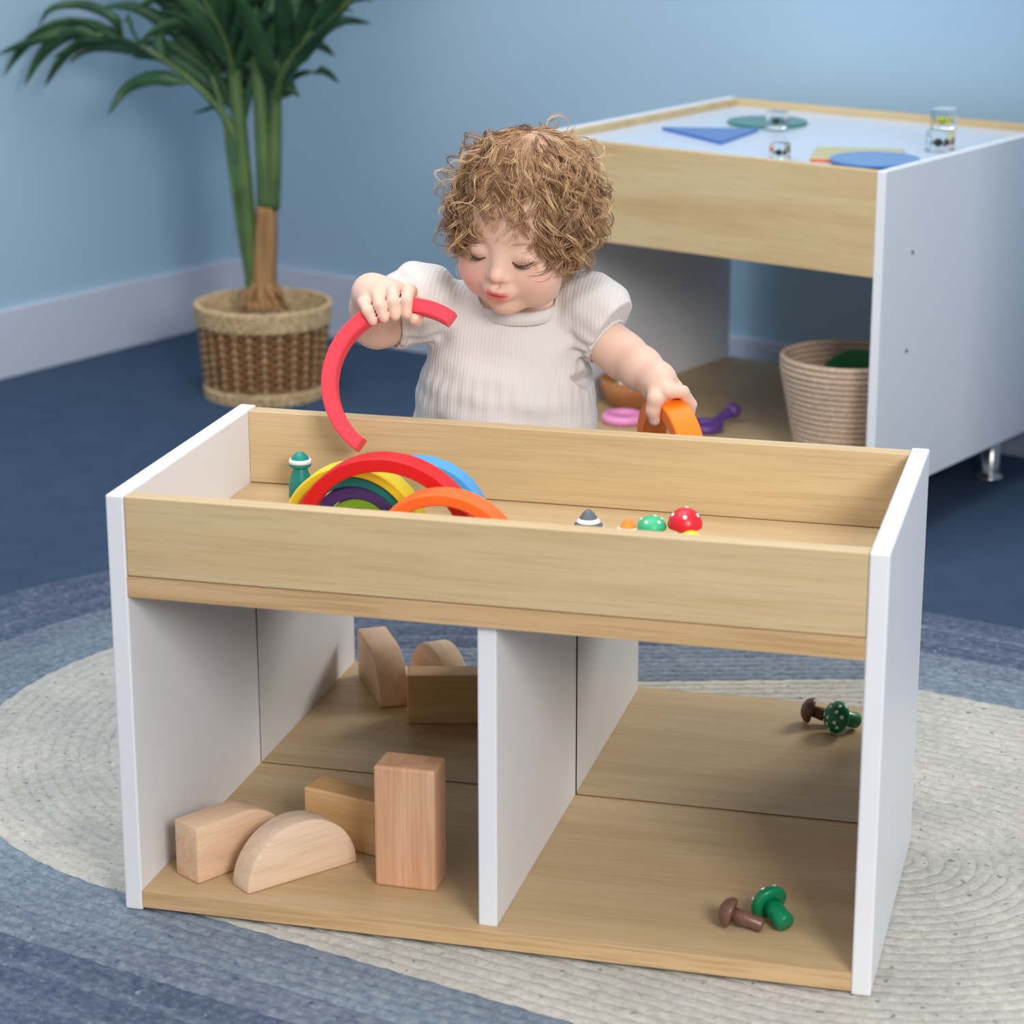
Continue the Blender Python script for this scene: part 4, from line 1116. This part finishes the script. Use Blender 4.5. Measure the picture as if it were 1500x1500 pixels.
# ------------------------------------------------------------------ curly hair: locks of fine strands
CRN = np.array([0.0, -0.035, 0.104])            # crown, head space
c_sk = np.array([0, -0.012, 0.030]); r_sk = np.array([0.0715, 0.086, 0.074])
def on_skull(d): d = d/np.linalg.norm(d); return c_sk+r_sk*d/np.sqrt(np.sum(d*d))
HV, HF_, HC_ = [], [], []; hoff = 0
def hairline_ok(p):
    x, y, z = p
    if y > 0.0: return z > 0.052-0.050*max(0, min(1, (abs(x)-0.030)/0.035))
    return z > 0.03-0.085*min(1, -y/0.03)
hs = np.random.default_rng(5)
def add_lock(p, length, amp, turns, nst, lift, flow_extra=np.zeros(3), rad=0.0004, spread=0.0040):
    global hoff
    nseg = 24
    # direction over the skull away from the crown
    nrm = (p-c_sk)/r_sk**2; nrm /= np.linalg.norm(nrm)
    d = p-CRN; d = d-nrm*(d @ nrm)
    d = d/(np.linalg.norm(d)+1e-6)+flow_extra+hs.normal(0, 0.22, 3); d = d-nrm*(d @ nrm); d /= np.linalg.norm(d)
    g_h = HB @ np.array([0, 0, -1.0])
    pos = p.copy(); path = [pos.copy()]; ht = 0.002
    for i in range(nseg):
        s = (i+1)/nseg
        step = length/nseg
        v = d+g_h*(0.25+0.65*s)*0.8
        nr = (pos-c_sk)/r_sk**2; nr /= np.linalg.norm(nr)
        v = v-nr*(v @ nr)*(1.0 if s < 0.75 else 0.6); v /= np.linalg.norm(v)
        pos = pos+v*step
        # keep at a height above the skull that grows along the lock
        q_ = (pos-c_sk)/r_sk; l = np.linalg.norm(q_)
        want = 1+(lift*(0.12+0.9*min(1, s*1.4)))/0.075
        if l < want: pos = c_sk+(pos-c_sk)*(want/l)
        d = v; path.append(pos.copy())
    path = np.array(path); n = len(path)
    t = np.gradient(path, axis=0); t /= np.linalg.norm(t, axis=1)[:, None]
    u = np.cross(t, nrm); u /= np.linalg.norm(u, axis=1)[:, None]+1e-9; v = np.cross(t, u)
    s = np.linspace(0, 1, n); ph = hs.uniform(0, 2*PI); sgn = hs.choice([-1, 1])
    am = amp*np.clip((s-0.12)*1.5, 0, 1)*(1+0.30*s)
    tone = hs.uniform(0, 1)
    for k in range(nst):
        o1, o2 = hs.normal(0, spread, 2); dp = hs.normal(0, 0.20); da = hs.uniform(0.8, 1.2); lenf = int(n*hs.uniform(0.82, 1.0))
        phs = ph+dp+sgn*2*PI*turns*s**1.35
        fan = (1-0.35*s)
        P_ = path+u*(am*da*np.cos(phs)+o1*fan)[:, None]+v*(am*da*np.sin(phs)+o2*fan*0.6)[:, None]
        P_ = P_[:lenf]; m_ = len(P_)
        Pw = HC+HK*(P_ @ HB)-KID
        rd = rad*np.interp(np.linspace(0, 1, m_), [0, .15, .8, 1], [.8, 1.0, .9, .25])
        vv, ff = tube_arrays(Pw, rd, 3)
        HV.append(vv); HF_.extend([tuple(i+hoff for i in f) for f in ff]); hoff += len(vv)
        tn = np.clip(tone+hs.normal(0, 0.14), 0, 1)
        HC_.append(np.full(len(vv), tn))
ga = PI*(3-math.sqrt(5))
NL = HAIR_N
for i in range(NL*2):
    z = 1-2*(i+0.5)/(NL*2); r = math.sqrt(1-z*z); d = np.array([r*math.cos(ga*i), r*math.sin(ga*i), z])
    p = c_sk+r_sk*d
    if not hairline_ok(p): continue
    top = np.clip((p[2]-0.045)/0.04, 0, 1); front = np.clip((p[1]-0.005)/0.05, 0, 1); side = np.clip((abs(p[0])-0.03)/0.03, 0, 1)
    if top > 0.6 and hs.random() < 0.12: continue
    if front > 0.75 and side < 0.5:
        if hs.random() < 0.35: continue
        add_lock(p, 0.036+0.022*hs.random(), 0.0038+0.003*hs.random(), hs.uniform(0.8, 1.5), 8, 0.006+0.005*hs.random(), rad=0.00036, spread=0.0042)
        continue
    length = 0.062+0.030*hs.random()+0.012*side*(1-front)
    lift = 0.006+0.006*hs.random()+0.013*side*(1-0.5*front)*(1-top)+0.004*(1-top)
    add_lock(p, length, 0.0048+0.0048*hs.random()+0.0042*(1-top), hs.uniform(1.1, 2.0), 9, lift, rad=0.00038, spread=0.0033)
# springy ringlets on the outline
for i in range(300):
    d = hs.normal(0, 1, 3); d[2] = abs(d[2])*0.8-0.30; d /= np.linalg.norm(d); p = c_sk+r_sk*d
    if not hairline_ok(p) or (p[1] > 0.045 and abs(p[0]) < 0.04): continue
    add_lock(p, hs.uniform(0.05, 0.085), hs.uniform(0.008, 0.0125), hs.uniform(1.3, 2.1), 4, hs.uniform(0.014, 0.036), rad=0.00036, spread=0.0018)
# fringe curls over the forehead and long curls before the ears
for x, z_, ln in FRINGE:
    yy = -0.012+0.086*math.sqrt(max(0.0, 1-(x/0.0715)**2-((z_-0.030)/0.074)**2))
    for rep in range(2):
        add_lock(np.array([x+hs.normal(0, 0.002), yy, z_+hs.normal(0, 0.002)]), ln*hs.uniform(0.9, 1.1), hs.uniform(0.0045, 0.007), hs.uniform(1.1, 1.8), 6, 0.010, rad=0.00036, spread=0.0020)
HV = np.concatenate(HV); HC_ = np.concatenate(HC_)
me = bpy.data.meshes.new('m'); me.from_pydata(HV.tolist(), [], HF_); me.update()
at = me.attributes.new('tone', 'FLOAT', 'POINT'); at.data.foreach_set('value', HC_.astype(np.float32))
M['hair'] = mat('light_brown_hair', srgb(170, 130, 90), 0.42, spec=0.5)
an = N(M['hair'], 'ShaderNodeAttribute'); an.attribute_name = 'tone'
r_ = ramp(M['hair'], an.outputs['Fac'], [(0.0, srgb(112, 76, 48)), (0.45, srgb(172, 130, 90)), (1.0, srgb(228, 192, 146))])
L(M['hair'], r_.outputs[0], M['hair'].node_tree.nodes['Principled BSDF'].inputs['Base Color'])
hair = link('hair', me, M['hair'], kid, smooth=True)
